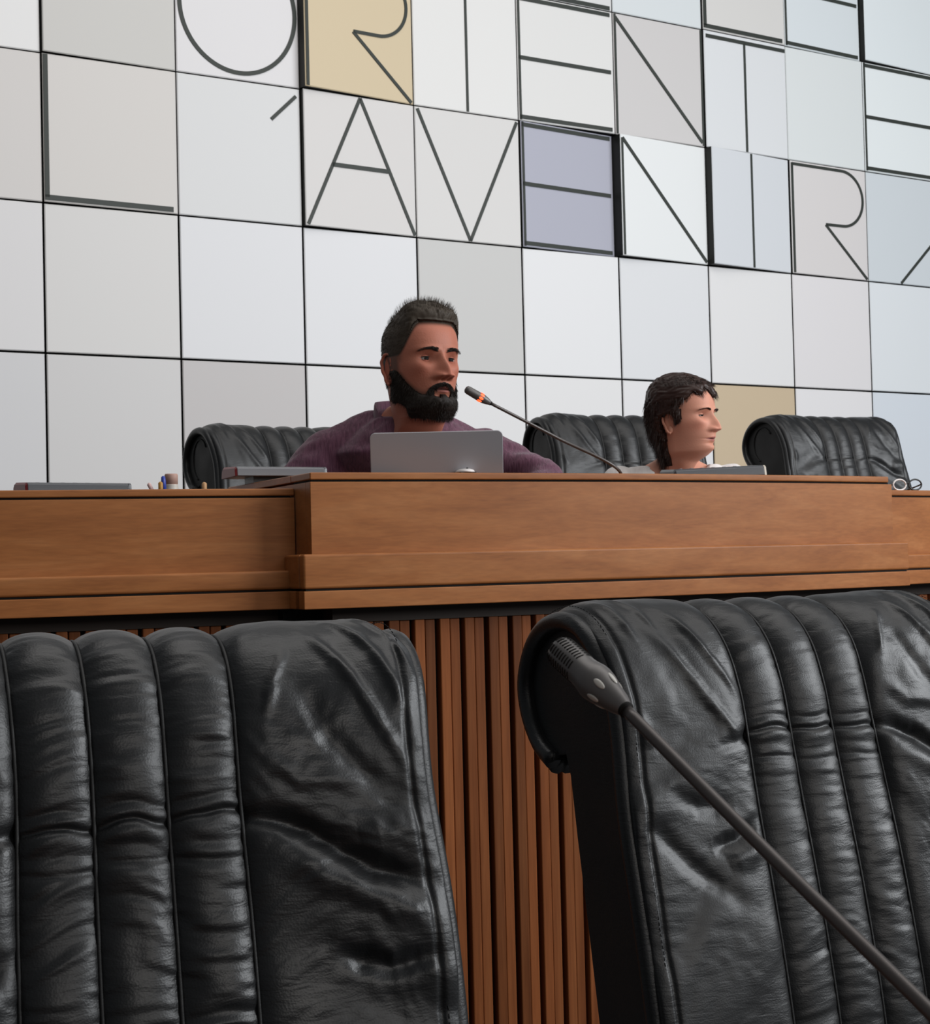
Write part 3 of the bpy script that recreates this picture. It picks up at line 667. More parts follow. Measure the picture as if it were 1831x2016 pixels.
def torso_rings(m, rings, n=40, ex=.85):
    """rings: (centre, half-width vector dir angle, w, front, back)"""
    v = []
    for c, yaw, w, fr, bk in rings:
        c = Vector(c); ax = Vector((math.cos(yaw), math.sin(yaw), 0)); ay = Vector((-math.sin(yaw), math.cos(yaw), 0))
        for k in range(n):
            a = 2 * math.pi * k / n; sn, cs = math.sin(a), math.cos(a)
            v.append(c + ax * (w * math.copysign(abs(sn) ** ex, sn)) + ay * ((bk if cs > 0 else fr) * math.copysign(abs(cs) ** ex, cs)))
    r = len(rings); f = [(i * n + k, i * n + (k + 1) % n, (i + 1) * n + (k + 1) % n, (i + 1) * n + k) for i in range(r - 1) for k in range(n)]
    f += [tuple(range(n))[::-1], tuple((r - 1) * n + k for k in range(n))]; m.add(v, f)

def ear_mesh(m, sgn, H, x0, tilt=.18):
    """C-shaped ear: rim, concha and lobe"""
    pts = [(.00, .27), (.030, .285), (.055, .34), (.088, .42), (.098, .49), (.075, .545), (.030, .565), (-.010, .545), (-.028, .49), (-.022, .44)]
    c = catmull(pts, 5); P = [Vector((sgn * (x0 + .020 + .34 * max(0, y) + .004 * math.sin(i)), y + .02, z)) * H for i, (y, z) in enumerate(c)]
    r = [(.018 - .006 * abs(i / len(P) - .1)) * H for i in range(len(P))]
    m.tube(P, r, 10)
    M = Matrix.Rotation(sgn * -.35, 3, 'Z')
    m.sphere(Vector((sgn * (x0 + .008), .042, .43)) * H, (.022 * H, .064 * H, .125 * H), 18, M)
    m.sphere(Vector((sgn * (x0 + .018), .022, .315)) * H, (.016 * H, .034 * H, .050 * H), 14, M)
    m.sphere(Vector((sgn * (x0 + .006), -.022, .40)) * H, (.020 * H, .018 * H, .030 * H), 12, M)

M_eye = vcol_mat('eye', .40, 0, .06, 0)
def person(spec):
    """spec: pos = head origin (chin level, on the neck axis), H, head yaw/pitch/roll, torso data, colours, masks"""
    H = spec['H']; hp = Vector(spec['pos']); tyaw = spec['tyaw']
    R = (Matrix.Translation(hp) @ Matrix.Rotation(spec['yaw'], 4, 'Z') @ Matrix.Rotation(spec['pitch'], 4, 'X') @ Matrix.Rotation(spec['roll'], 4, 'Y'))
    Rn = Matrix.Rotation(tyaw, 4, 'Z')
    floor = Vector((spec['hip'][0], spec['hip'][1], .56)); root = empty('person', floor, 0, spec['label'], 'person')
    hd = Head(H, spec['female'], spec.get('jaw', 1.0)); Pl = hd.pts(); Nl = hd.normals().reshape(-1, 3)
    Rm = np.array(R)[:3, :3]; T = np.array(hp)
    Pw = Pl @ Rm.T + T
    # lower neck rings blend from the head's frame to the shoulders
    z = Pl[:, 2] / H; k = sstep(-.08, -.50, z)[:, None]
    Rt = np.array(Matrix.Rotation(tyaw, 3, 'Z')); nb = np.array(spec['neck_base'])
    Pt = (Pl - np.array([0, 0, -.5 * H])) @ Rt.T + nb
    Pw = Pw * (1 - k) + Pt * k
    fc = hd.faces(); skin = np.array(spec['skin']); n = len(Pw)
    cols = np.tile(skin, (n, 1))
    X, Y, Z = hd.X.ravel(), hd.Y.ravel(), hd.Z.ravel()
    mix = lambda c, c2, a: c * (1 - a[:, None]) + np.array(c2) * a[:, None]
    blush = np.clip(gz(np.abs(X), .2, .09) * gz(Z, .36, .09) + gz(X, 0, .07) * gz(Z, .33, .05) + .5 * gz(Z, .75, .1) * (Y < -.2), 0, 1) * .5
    cols = mix(cols, spec['blush'], blush)
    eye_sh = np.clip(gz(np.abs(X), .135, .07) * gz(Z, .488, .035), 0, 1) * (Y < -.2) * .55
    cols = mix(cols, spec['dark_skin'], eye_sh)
    cols = mix(cols, spec['lip'], hd.lips.ravel() * .85)
    mouth = (gz(X, 0, .07) * gz(Z, .1855, .0055)) * (Y < -.3); cols = mix(cols, (.03, .008, .008), np.clip(mouth * 1.3, 0, 1))
    stub = spec['stubble'](X, Y, Z); cols = mix(cols, spec['stub_col'], np.clip(stub, 0, 1))
    bmb = MB(); bmb.v = [tuple(p) for p in Pw]; bmb.f = [tuple(q) for q in fc]; groups = [(n, None)]
    Mw = R; n0 = len(bmb.v)
    em = MB()
    for sg in (-1, 1): ear_mesh(em, sg, H, .300 if not spec['female'] else .285)
    # eyelids
    yeye = -.300 if not spec['female'] else -.298
    for sg in (-1, 1):
        c = Vector((sg * .132, yeye - .002, .480)) * H; r = .0625 * H
        for up in (0, 1):
            v = []; f = []; A, B_ = 14, 8; t0, t1 = ((spec['lid'], 1.5) if up else (-.9, -spec['lid'] * .72))
            for i in range(B_ + 1):
                el = t0 + (t1 - t0) * i / B_
                for j in range(A + 1):
                    az = -1.35 + 2.7 * j / A; e2 = el * (math.cos(az * .80) if abs(el) < .9 else 1)
                    v.append(c + Vector((math.sin(az) * math.cos(e2), -math.cos(az) * math.cos(e2), math.sin(e2))) * r)
            f = [(i * (A + 1) + j, i * (A + 1) + j + 1, (i + 1) * (A + 1) + j + 1, (i + 1) * (A + 1) + j) for i in range(B_) for j in range(A)]
            em.add(v, f)
    bmb.add([Mw @ Vector(p) for p in em.v], em.f)
    lm = MB()
    for sg in (-1, 1):
        c = Vector((sg * .132, yeye - .002, .480)) * H; r = .0640 * H; ps = []
        for j in range(13):
            az = -.95 + 1.9 * j / 12; e2 = spec['lid'] * math.cos(az * .80) * 1.02
            ps.append(Mw @ (c + Vector((math.sin(az) * math.cos(e2), -math.cos(az) * math.cos(e2), math.sin(e2))) * r) - floor)
        lm.tube(ps, [.0005 + .0007 * math.sin(math.pi * j / 12) for j in range(13)], 6)
    lm.build('eyelashes', spec['hair_mat'], root)
    # bare arms, hands, chest and legs, joined inside the clothes
    lb = MB()
    for a in spec['arms']:
        limb(lb, a['pts'], a['rad']); hand(lb, a['pts'][-1], a['hf'], a['hu'], a['side'], spec.get('hs', 1))
    torso_rings(lb, [(c, y, w - .02, f_ - .02, b_ - .02) for c, y, w, f_, b_ in spec['torso']])
    for lg in spec['legs']: limb(lb, lg, [.078, .060, .052, .045, .036]); lb.sphere(Vector(lg[-1]) + Vector((0, -.07, -.01)), (.04, .11, .035), 14)
    lme = voxel_join(lb, .007, 2); lv, _ = mesh_arrays(lme); lf = [tuple(p.vertices) for p in lme.polygons]
    n1 = len(bmb.v); bmb.add(lv.tolist(), lf)
    allc = np.tile(skin, (len(bmb.v), 1)); allc[:n] = cols; allc[n0:n1] = np.array(spec['skin']) * .95
    if spec['female'] is False: allc[n0:n1] = np.array(spec['skin']) * np.array([.95, .85, .85])
    body = mesh_obj('body', [Vector(p) - floor for p in bmb.v], bmb.f, spec['skin_mat'], root, True); set_col(body.data, allc)
    # eyes
    for sg in (-1, 1):
        c = Vector((sg * .132, yeye, .480)) * H; r = .058 * H; m = MB(); K = 22; g = Vector((spec['gaze'] + sg * .0, -1, spec['gazez'])).normalized()
        m.sphere((0, 0, 0), r, K * 2); v = np.array(m.v); ang = np.arccos(np.clip(v @ np.array(g) / r, -1, 1))
        ec = np.tile(np.array((.30, .26, .24)), (len(v), 1)); ec[ang < .60] = spec['iris']; ec[ang < .30] = (.004, .004, .004)
        e = mesh_obj('eye', [Mw @ (Vector(p) + c) - floor for p in m.v], m.f, M_eye, root, True); set_col(e.data, ec)
    rng = random.Random(spec['seed'])
    # brows
    for sg in (-1, 1):
        m = MB(); roots = []; dirs = []
        for i in range(spec['brow_n']):
            t = rng.random(); x = .045 + .165 * t; zz = .556 + .028 * math.sin(t * 2.4) - .022 * t + rng.uniform(-.011, .011) * (1.25 - t) * spec['brow_w']
            kk = int(np.argmin((X - sg * x) ** 2 + (Z - zz) ** 2 + (Y > 0) * 9)); p = Mw @ (Vector(Pl[kk]) + Vector(Nl[kk]) * .0006)
            roots.append(p - floor); dirs.append(Mw.to_3x3() @ Vector((sg * .9, -.12, .30 - .5 * t)))
        hair_ribbons(m, roots, dirs, .0085, .00055, Vector((0, 0, 0)), rng); m.build('eyebrow', spec['hair_mat'], root, False)
    # hair and beard: shells over masked regions plus loose strands
    for nm, maskf, thick, dirf, cnt, ln, wd, msh in spec['hairs']:
        mk = maskf(X, Y, Z); tk = thick(X, Y, Z) * np.clip(mk * 1.8, 0, 1) * H
        nzv = vnoise(X * 26 + Y * 9, Z * 24 + Y * 13, 3) * .09 + vnoise(X * 60 + Y * 25, Z * 50, 8) * .10
        tg = tk.reshape(hd.nz, hd.na)
        for _ in range(12 if nm == 'hair' else 5): tg = (tg + np.roll(tg, 1, 1) + np.roll(tg, -1, 1) + np.vstack([tg[:1], tg[:-1]]) + np.vstack([tg[1:], tg[-1:]])) / 5
        tk = tg.ravel()
        PV = Pl + Nl * (tk * (1 + nzv))[:, None] + np.array(spec.get('hoff', (0, 0, 0)))
        sel = mk.reshape(hd.nz, hd.na) > .02
        vid = -np.ones(n, int); keep = []; F2 = []
        ok = mk > .02
        for q in fc:
            if ok[q].all(): F2.append(q)
        F2 = np.array(F2); used = np.unique(F2); vid[used] = np.arange(len(used))
        top = [tuple(Mw @ Vector(p) - floor) for p in PV[used]]; bot = [tuple(Mw @ Vector(p) - floor) for p in (Pl - Nl * .002)[used]]
        F3 = [tuple(vid[q]) for q in F2]; nn = len(top)
        ed = {}
        for q in F3:
            for a in range(4):
                e_ = (q[a], q[(a + 1) % 4]); ed[e_] = 1
        rim = [(a, b, b + nn, a + nn) for (a, b) in ed if (b, a) not in ed]
        hm = MB(); hm.v = top + bot; hm.f = F3 + [tuple(x + nn for x in q[::-1]) for q in F3] + rim
        idx = np.where(mk > .15)[0]; 
        # area weighting: vertices are denser on the face and at the crown
        st = []; dr = []; ls = []
        for _ in range(cnt):
            i = idx[rng.randrange(len(idx))]
            if nm == 'hair' and rng.random() > min(1, (abs(X[i]) + abs(Y[i])) * 2.6 + .05): continue
            ls.append(spec['lenf'](X[i], Y[i], Z[i]) if nm == 'hair' else 1.0)
            st.append(Mw @ (Vector(Pl[i]) + Vector(Nl[i]) * float(tk[i]) * (.9 if nm == 'hair' else .6)) - floor)
            dr.append(Mw.to_3x3() @ (dirf(X[i], Y[i], Z[i], Vector(Nl[i]))))
        hair_ribbons(hm, st, dr, ln, wd, Vector((0, 0, -.15)), rng, ls)
        o = hm.build(nm, msh, root, True)
    return root, R, floor, hd

# --- the man
M_skin_m = vcol_mat('tanned_skin', .52, .10, .28, .25, 240)
M_skin_w = vcol_mat('light_skin', .54, .10, .28, .15, 240)
M_hair_m = mat('dark_brown_grey_hair', (.055, .043, .032), .6, .2)
M_beard = mat('dark_beard', (.018, .013, .010), .6, .25)
M_hair_w = mat('chestnut_hair', (.030, .013, .009), .42, .35)
def shirt_mat(name, c, c2, scale, bump):
    m = mat(name, c, .85, .2, 0, 0, 1, None, 0, .25); nt = m.node_tree; L = nt.links; b = nt.nodes['Principled BSDF']
    tc = nt.nodes.new('ShaderNodeTexCoord'); mp = nt.nodes.new('ShaderNodeMapping'); mp.inputs['Scale'].default_value = (scale, scale * .35, scale * .12)
    n = nt.nodes.new('ShaderNodeTexNoise'); n.inputs['Scale'].default_value = 1; n.inputs['Detail'].default_value = 4; n.inputs['Distortion'].default_value = .8
    L.new(tc.outputs['Object'], mp.inputs[0]); L.new(mp.outputs[0], n.inputs['Vector'])
    cr = nt.nodes.new('ShaderNodeValToRGB'); cr.color_ramp.elements[0].position = .38; cr.color_ramp.elements[1].position = .66
    cr.color_ramp.elements[0].color = (*c, 1); cr.color_ramp.elements[1].color = (*c2, 1)
    L.new(n.outputs['Fac'], cr.inputs[0]); L.new(cr.outputs[0], b.inputs['Base Color'])
    bp = nt.nodes.new('ShaderNodeBump'); bp.inputs['Strength'].default_value = bump; bp.inputs['Distance'].default_value = .003
    L.new(n.outputs['Fac'], bp.inputs['Height']); L.new(bp.outputs[0], b.inputs['Normal']); return m
M_shirt = shirt_mat('plum_crinkled_cotton', (.080, .028, .050), (.140, .056, .090), 190, .7)
M_tee = shirt_mat('white_cotton', (.62, .58, .56), (.70, .66, .64), 60, .2)
M_trousers = mat('dark_trousers', (.02, .02, .03), .9)
def garment(name, m, mt, root, floor, vox, fold, seed, cut=None, label=None):
    me = voxel_join(m, vox, 4); v, nn = mesh_arrays(me)
    d = fold * (vnoise(v[:, 0] * 16 + v[:, 2] * 9, v[:, 2] * 22 + v[:, 1] * 14, seed) + .5 * vnoise(v[:, 0] * 40 - v[:, 2] * 22, v[:, 2] * 38 + v[:, 1] * 30, seed + 2))
    v = v + nn * d[:, None]
    if cut is not None: v = cut(v, nn)
    v = v - np.array(floor); me.vertices.foreach_set('co', v.astype(np.float32).ravel()); me.materials.clear(); me.materials.append(mt); me.update()
    me.polygons.foreach_set('use_smooth', np.ones(len(me.polygons), dtype=bool)); me.name = name
    o = bpy.data.objects.new(name, me); COL.objects.link(o); o.parent = root
    return tag(o, label) if label else o

def man_hair(X, Y, Z):
    a = np.abs(X)
    line = .835 - .30 * sstep(.17, .30, a) * sstep(-.42, -.12, Y)      # higher over the forehead, down at the temples
    m_ = sstep(line - .012, line + .03, Z) * (Y < .0) * sstep(-.45, -.30, Y + .35 * (Z - .80))
    side = sstep(-.15, -.11, Y) * sstep(.53, .57, Z)
    back = sstep(.09, .12, Y) * sstep(.24, .30, Z)
    return np.clip(np.maximum(np.maximum(m_, side), back), 0, 1)
def man_thick(X, Y, Z):
    top = sstep(.74, .90, Z + .10 * (Y < 0))
    return .004 + top * (.012 + .098 * sstep(.16, -.20, Y)) * sstep(.31, .16, np.abs(X))
def man_hdir(x, y, z, n):
    if z > .80 and abs(x) < .25: return n * .75 + Vector((.10, -.25 if y < -.1 else .2, .85))
    return n * .35 + Vector((0, .35, -.5))
def man_beard(X, Y, Z):
    a = np.abs(X)
    line = .13 + .26 * sstep(-.36, -.06, Y)                            # cheek line rising to the sideburn
    low = .17 * sstep(-.34, -.03, Y) - .07
    full = sstep(line + .015, line - .02, Z) * sstep(low - .02, low + .03, Z) * sstep(.045, .01, Y) * (Z < .50)
    tash = sstep(.135, .11, a) * sstep(.205, .217, Z) * sstep(.278 - .25 * a, .262 - .25 * a, Z) * (Y < -.3)
    gap = sstep(.010, -.010, np.abs(a - .105 - .25 * np.maximum(0, .2 - Z)) - .026) * (Z > .10) * (Z < .245) * (Y < -.3)
    e_ = (X / .086) ** 2 + ((Z - .150) / .060) ** 2; ring = (e_ >= 1) & (e_ < 2.9) & (Y < -.24) & (Z < .272 - .22 * a)
    chin = (Z < .092) * (Y < -.15) * sstep(-.07, -.03, Z)
    hole = (e_ < 1) & (Y < -.24)
    soul = sstep(.035, .022, a) * (Z > .085) * (Z < .146) * (Y < -.3)
    m_ = np.clip(np.maximum.reduce([full * 1.0, ring * 1.0, chin * 1.0]), 0, 1)
    return np.maximum(np.where(hole, 0, m_), soul)
def man_bthick(X, Y, Z): return .010 + .034 * sstep(.16, .02, Z) * sstep(-.05, -.32, Y) + .014 * sstep(.25, .1, Z)
def man_stub(X, Y, Z):
    a = np.abs(X); hl = .835 - .30 * sstep(.17, .30, a) * sstep(-.42, -.12, Y)
    side = np.maximum.reduce([sstep(-.22, -.13, Y) * sstep(.42, .50, Z) * (.55 + .4 * sstep(.5, .66, Z)), sstep(hl - .05, hl, Z) * (Y < 0) * .9, sstep(.08, .13, Y) * sstep(.16, .26, Z) * .85])
    sb = sstep(-.17, -.10, Y) * sstep(.06, .02, Y) * sstep(.26, .32, Z) * (Z < .55) * .75
    cheek = 0.0 * sstep(.30, .12, Z) * (Y < .05) * (~((np.abs(X) < .09) & (Z > .15) & (Z < .21)))
    line = .13 + .26 * sstep(-.36, -.06, Y); soft = sstep(line + .075, line - .01, Z) * (Y < .05) * sstep(.17 * sstep(-.34, -.03, Y) - .11, .17 * sstep(-.34, -.03, Y) - .05, Z) * .8 * (~((np.abs(X) < .085) & (Z > .12) & (Z < .30) & (Y < -.3)))
    return np.maximum.reduce([side, sb, cheek, soft])
Hm = .250
m_head = at(828, 815, 3.93)
tc = at(795, 930, 4.07); ty = .16
def off(p, dx, dy, dz): return Vector((p[0] + dx, p[1] + dy, p[2] + dz))
nbm = Vector((m_head.x - .030, m_head.y + .080, m_head.z + .002))
sh = nbm.z - .014
torso_m = [((nbm.x, nbm.y + .46, 1.07), ty, .175, .13, .13), ((nbm.x, nbm.y + .40, 1.17), ty, .170, .13, .12), ((nbm.x, nbm.y + .26, 1.30), ty, .185, .135, .12),
           ((nbm.x, nbm.y + .13, 1.40), ty, .200, .135, .125), ((nbm.x, nbm.y + .045, sh - .075), ty, .190, .120, .115), ((nbm.x, nbm.y + .03, sh - .030), ty, .140, .095, .10), ((nbm.x, nbm.y + .02, sh + .020), ty, .092, .062, .075), ((nbm.x, nbm.y + .015, sh + .042), ty, .070, .056, .066)]
SL = at(648, 902, 4.05); SR = at(948, 900, 4.13)
arm_l = [SL, Vector((SL.x - .075, SL.y - .05, 1.38)), Vector((SL.x - .05, SL.y - .16, 1.335)), Vector((SL.x + .06, SL.y - .23, 1.335)), Vector((SL.x + .16, SL.y - .26, 1.325))]
arm_r = [SR, at(1010, 925, 4.09), at(1075, 952, 4.02), Vector((.155, 3.93, 1.33)), Vector((.085, 3.865, 1.325))]
rad_a = [.060, .050, .043, .036, .026]
HIPM = (nbm.x, nbm.y + .48)
legs_m = [[(HIPM[0] + sx * .10, HIPM[1], 1.085), (HIPM[0] + sx * .13, HIPM[1] - .22, 1.09), (HIPM[0] + sx * .13, HIPM[1] - .40, 1.04), (HIPM[0] + sx * .13, HIPM[1] - .38, .84), (HIPM[0] + sx * .13, HIPM[1] - .35, .64)] for sx in (-1, 1)]
spec_m = dict(lenf=lambda x, y, z: (.25 + .75 * float(sstep(.80, .92, z)) * (1.0 if y < .05 else .6)), H=Hm, pos=m_head, yaw=.56, pitch=-.02, roll=.02, tyaw=ty, neck_base=Vector((nbm.x, nbm.y - .012, m_head.z - .085)), female=False, hip=HIPM, seed=3,
    label='bearded man in a plum shirt speaking behind the laptop', skin=(.42, .155, .100), blush=(.44, .14, .09), dark_skin=(.20, .07, .05), lip=(.33, .12, .10),
    stubble=man_stub, stub_col=(.050, .036, .027), torso=torso_m, legs=legs_m, skin_mat=M_skin_m, hair_mat=M_beard, lid=.30, gaze=.10, gazez=-.02, iris=(.02, .012, .008), brow_n=520, brow_w=1.25,
    arms=[dict(pts=arm_l, rad=[.05, .044, .038, .032, .024], hf=(1, -.35, .03), hu=(0, 0, 1), side=1), dict(pts=arm_r, rad=[.05, .044, .038, .032, .024], hf=(-1, -.5, .03), hu=(0, 0, 1), side=-1)],
    hairs=[('hair', man_hair, man_thick, man_hdir, 8000, .017, .00042, M_hair_m), ('beard', man_beard, man_bthick, lambda x, y, z, n: n * .55 + Vector((0, -.1, -.8)), 5200, .012, .00050, M_beard)])
man, Rman, fl_m, hd_m = person(spec_m)
g = MB(); torso_rings(g, [(c, y, w + .006, f_ + .010, b_ + .008) for c, y, w, f_, b_ in torso_m[:-2]] + [((nbm.x, nbm.y + .022, sh + .012), ty, .100, .075, .085)])
limb(g, [Vector((nbm.x - .02, nbm.y + .04, sh - .025)), Vector((nbm.x - .09, nbm.y + .04, sh - .028)), Vector((SL.x + .02, SL.y, SL.z + .012))], [.062, .060, .064]); limb(g, [Vector((nbm.x + .02, nbm.y + .04, sh - .030)), Vector((nbm.x + .09, nbm.y + .045, sh - .045)), Vector((SR.x - .02, SR.y, SR.z))], [.060, .056, .060])
limb(g, arm_l, [.072, .060, .052, .046, .038]); limb(g, arm_r, [.072, .062, .054, .047, .038])
cF = np.array([math.sin(ty), -math.cos(ty)]); cR = np.array([math.cos(ty), math.sin(ty)])
def vcut(v, nn):
    rel = v[:, :2] - np.array([nbm.x, nbm.y + .02]); fx = rel @ cR; fy = rel @ cF; top = sh + .02 - v[:, 2]
    k = (fy > .01) & (np.abs(fx - .012) < np.clip(.062 - .36 * top, 0, 1)) & (top < .16)
    v = v.copy(); v[k, 0] -= cF[0] * .035; v[k, 1] -= cF[1] * .035; return v
garment('shirt', g, M_shirt, man, fl_m, .0065, .0050, 5, vcut)
# band collar, open at the throat
m = MB(); path = []
for i in range(41):
    a = math.radians(24 + 312 * i / 40); w, fr, bk = .079, .070, .074
    lx = w * math.sin(a); ly = (-fr * math.cos(a)) if math.cos(a) > 0 else (-bk * math.cos(a))
    dz = -.060 * max(0, math.cos(a)) ** .8 + .014 * max(0, -math.cos(a))
    base = Vector((nbm.x, nbm.y + .012, sh + .020 + dz)) + Vector((cR[0], cR[1], 0)) * lx + Vector((-cF[0], -cF[1], 0)) * ly
    path.append((base, Vector((cR[0], cR[1], 0)) * lx + Vector((-cF[0], -cF[1], 0)) * ly))
v = []
for b, o in path:
    o = o.normalized()
    for t, z_ in ((-.001, -.012), (.007, -.014), (.004, .030), (-.001, .031)): v.append(b + o * (t + .004) + Vector((0, 0, z_)) - fl_m)
K = len(path); f = [(i * 4 + k, i * 4 + (k + 1) % 4, i * 4 + 4 + (k + 1) % 4, i * 4 + 4 + k) for i in range(K - 1) for k in range(4)] + [(3, 2, 1, 0), tuple((K - 1) * 4 + k for k in range(4))]
co = mesh_obj('collar', v, f, M_shirt, man, True); sb = co.modifiers.new('s', 'SUBSURF'); sb.levels = 1; sb.render_levels = 2
g = MB(); 
for lg in legs_m: limb(g, lg, [.095, .078, .068, .060, .055])
g.sphere((HIPM[0], HIPM[1], 1.09), (.19, .14, .10), 20); garment('trousers', g, M_trousers, man, fl_m, .014, .004, 2)
m = MB()
for sx in (-1, 1): m.sphere(Vector((HIPM[0] + sx * .13, HIPM[1] - .42, .600)) - fl_m, (.048, .13, .037), 16)
m.build('shoes', M_blackplastic, man)

# --- the woman
def w_hair(X, Y, Z):
    a = np.abs(X)
    front = sstep(.765, .80, Z + .05 * np.sin(X * 26) + .10 * X) * (Y < .05)
    ye = -.10 - .16 * sstep(.56, .80, Z)
    sidel = sstep(ye - .03, ye + .03, Y) * sstep(.50, .55, Z)
    lock = sstep(-.155, -.12, Y) * sstep(.03, -.01, Y) * sstep(.36, .40, Z + .6 * (Y + .07)) * (Z < .58)
    back = sstep(.085, .12, Y + .12 * sstep(.0, .45, Z) * 0) * sstep(-.16, -.10, Z)
    top_ear = sstep(.44, .49, Z) * (Y > -.12)
    ear = (np.abs((Y - .035) / .085) ** 2 + np.abs((Z - .385) / .135) ** 2) < 1
    return np.where(ear, 0, np.clip(np.maximum.reduce([front, sidel, lock, back, top_ear]), 0, 1))
def w_thick(X, Y, Z): return (.055 + .012 * sstep(.70, .90, Z) + .045 * sstep(.0, .25, Y) * sstep(.12, .35, Z)) * (.45 + .55 * sstep(-.1, .35, Z)) * (1 - .45 * sstep(.7, .5, Z) * sstep(.0, -.2, Y))
def w_hdir(x, y, z, n):
    if z > .85: return n * .12 + Vector((.5 * (1 if x > -.05 else -.8), -.40, -.25))
    if y < -.2: return n * .25 + Vector((.6, 0, -.7))
    return n * .18 + Vector((0, .10, -1))
Hw = .212
w_head = at(1347, 896, 4.50)
nbw = Vector((w_head.x - .015, w_head.y + .05, w_head.z + .004)); tw = .10; shw = nbw.z - .024
torso_w = [((nbw.x, nbw.y + .40, 1.09), tw, .165, .12, .12), ((nbw.x, nbw.y + .34, 1.18), tw, .135, .105, .10), ((nbw.x, nbw.y + .20, 1.28), tw, .150, .125, .105),
           ((nbw.x, nbw.y + .06, 1.36), tw, .165, .115, .105), ((nbw.x, nbw.y + .04, shw - .040), tw, .150, .090, .095), ((nbw.x, nbw.y + .03, shw - .010), tw, .120, .068, .08), ((nbw.x, nbw.y + .02, shw + .015), tw, .072, .052, .065), ((nbw.x, nbw.y + .015, shw + .035), tw, .056, .046, .056)]
SLw = Vector((nbw.x - .155, nbw.y + .03, shw - .055)); SRw = Vector((nbw.x + .155, nbw.y + .06, shw - .055))
arm_lw = [SLw, Vector((SLw.x - .04, SLw.y - .03, 1.34)), Vector((SLw.x - .03, SLw.y - .10, 1.325)), Vector((SLw.x + .04, SLw.y - .16, 1.318)), Vector((SLw.x + .11, SLw.y - .19, 1.318))]
arm_rw = [SRw, Vector((SRw.x + .03, SRw.y - .03, 1.34)), Vector((SRw.x + .02, SRw.y - .10, 1.325)), Vector((SRw.x - .04, SRw.y - .16, 1.318)), Vector((SRw.x - .09, SRw.y - .20, 1.318))]
HIPW = (nbw.x, nbw.y + .42)
legs_w = [[(HIPW[0] + sx * .09, HIPW[1], 1.125), (HIPW[0] + sx * .10, HIPW[1] - .22, 1.125), (HIPW[0] + sx * .10, HIPW[1] - .40, 1.08), (HIPW[0] + sx * .10, HIPW[1] - .38, .86), (HIPW[0] + sx * .10, HIPW[1] - .35, .64)] for sx in (-1, 1)]
spec_w = dict(lenf=lambda x, y, z: .35 if (-.16 < y < .16 and z < .72) else (.55 if (z > .8 or y < -.15) else 1.0), H=Hw, pos=w_head, yaw=.93, pitch=.0, roll=.0, tyaw=tw, neck_base=Vector((nbw.x, nbw.y - .008, w_head.z - .075)), female=True, hip=HIPW, seed=9, jaw=1.1,
    label='woman with short dark hair and white top, looking to the right', skin=(.62, .29, .20), blush=(.64, .25, .175), dark_skin=(.26, .11, .08), lip=(.46, .17, .15),
    stubble=lambda X, Y, Z: np.zeros_like(X), stub_col=(.05, .03, .02), torso=torso_w, legs=legs_w, skin_mat=M_skin_w, hair_mat=M_hair_w, lid=.20, gaze=.12, gazez=-.05, iris=(.02, .015, .01), brow_n=260, brow_w=.7, hs=.88,
    arms=[dict(pts=arm_lw, rad=[.042, .036, .032, .027, .020], hf=(1, -.4, .02), hu=(0, 0, 1), side=1), dict(pts=arm_rw, rad=[.042, .036, .032, .027, .020], hf=(-1, -.4, .02), hu=(0, 0, 1), side=-1)],
    hairs=[('hair', w_hair, w_thick, w_hdir, 9000, .034, .00060, M_hair_w)])
woman, Rw, fl_w, hd_w = person(spec_w)
g = MB(); torso_rings(g, [(c, y, w + .007, f_ + .009, b_ + .008) for c, y, w, f_, b_ in torso_w[:-3]] + [((nbw.x, nbw.y + .03, shw - .004), tw, .128, .060, .088)])
limb(g, arm_lw[:3], [.056, .052, .048]); limb(g, arm_rw[:3], [.056, .052, .048]); 
gF = np.array([math.sin(tw), -math.cos(tw)]); gR = np.array([math.cos(tw), math.sin(tw)])
def wcut(v, nn):
    rel = v[:, :2] - np.array([nbw.x, nbw.y + .02]); fx = rel @ gR; fy = rel @ gF
    e = (fx / .090) ** 2 + ((v[:, 2] - (shw + .02)) / .075) ** 2
    k = (e < 1) & (fy > -.02); v = v.copy(); v[k, 0] -= gF[0] * .05; v[k, 1] -= gF[1] * .05; v[k, 2] -= .012; return v
garment('top', g, M_tee, woman, fl_w, .006, .003, 8, wcut)
g = MB()
for lg in legs_w: limb(g, lg, [.085, .070, .060, .052, .045])
g.sphere((HIPW[0], HIPW[1], 1.125), (.18, .135, .09), 20); garment('trousers', g, M_trousers, woman, fl_w, .014, .004, 4)
m = MB()
for sx in (-1, 1): m.sphere(Vector((HIPW[0] + sx * .10, HIPW[1] - .41, .597)) - fl_w, (.042, .12, .034), 16)
m.build('shoes', M_blackplastic, woman)

# ---------------------------------------------------------------- things on the desks
def frame_from(axis, up=(0, 0, 1)):
    a = Vector(axis).normalized(); u = Vector(up); x = u.cross(a)
    if x.length < 1e-3: x = Vector((1, 0, 0))
    x.normalize(); return Matrix((x, a.cross(x), a)).transposed().to_4x4()
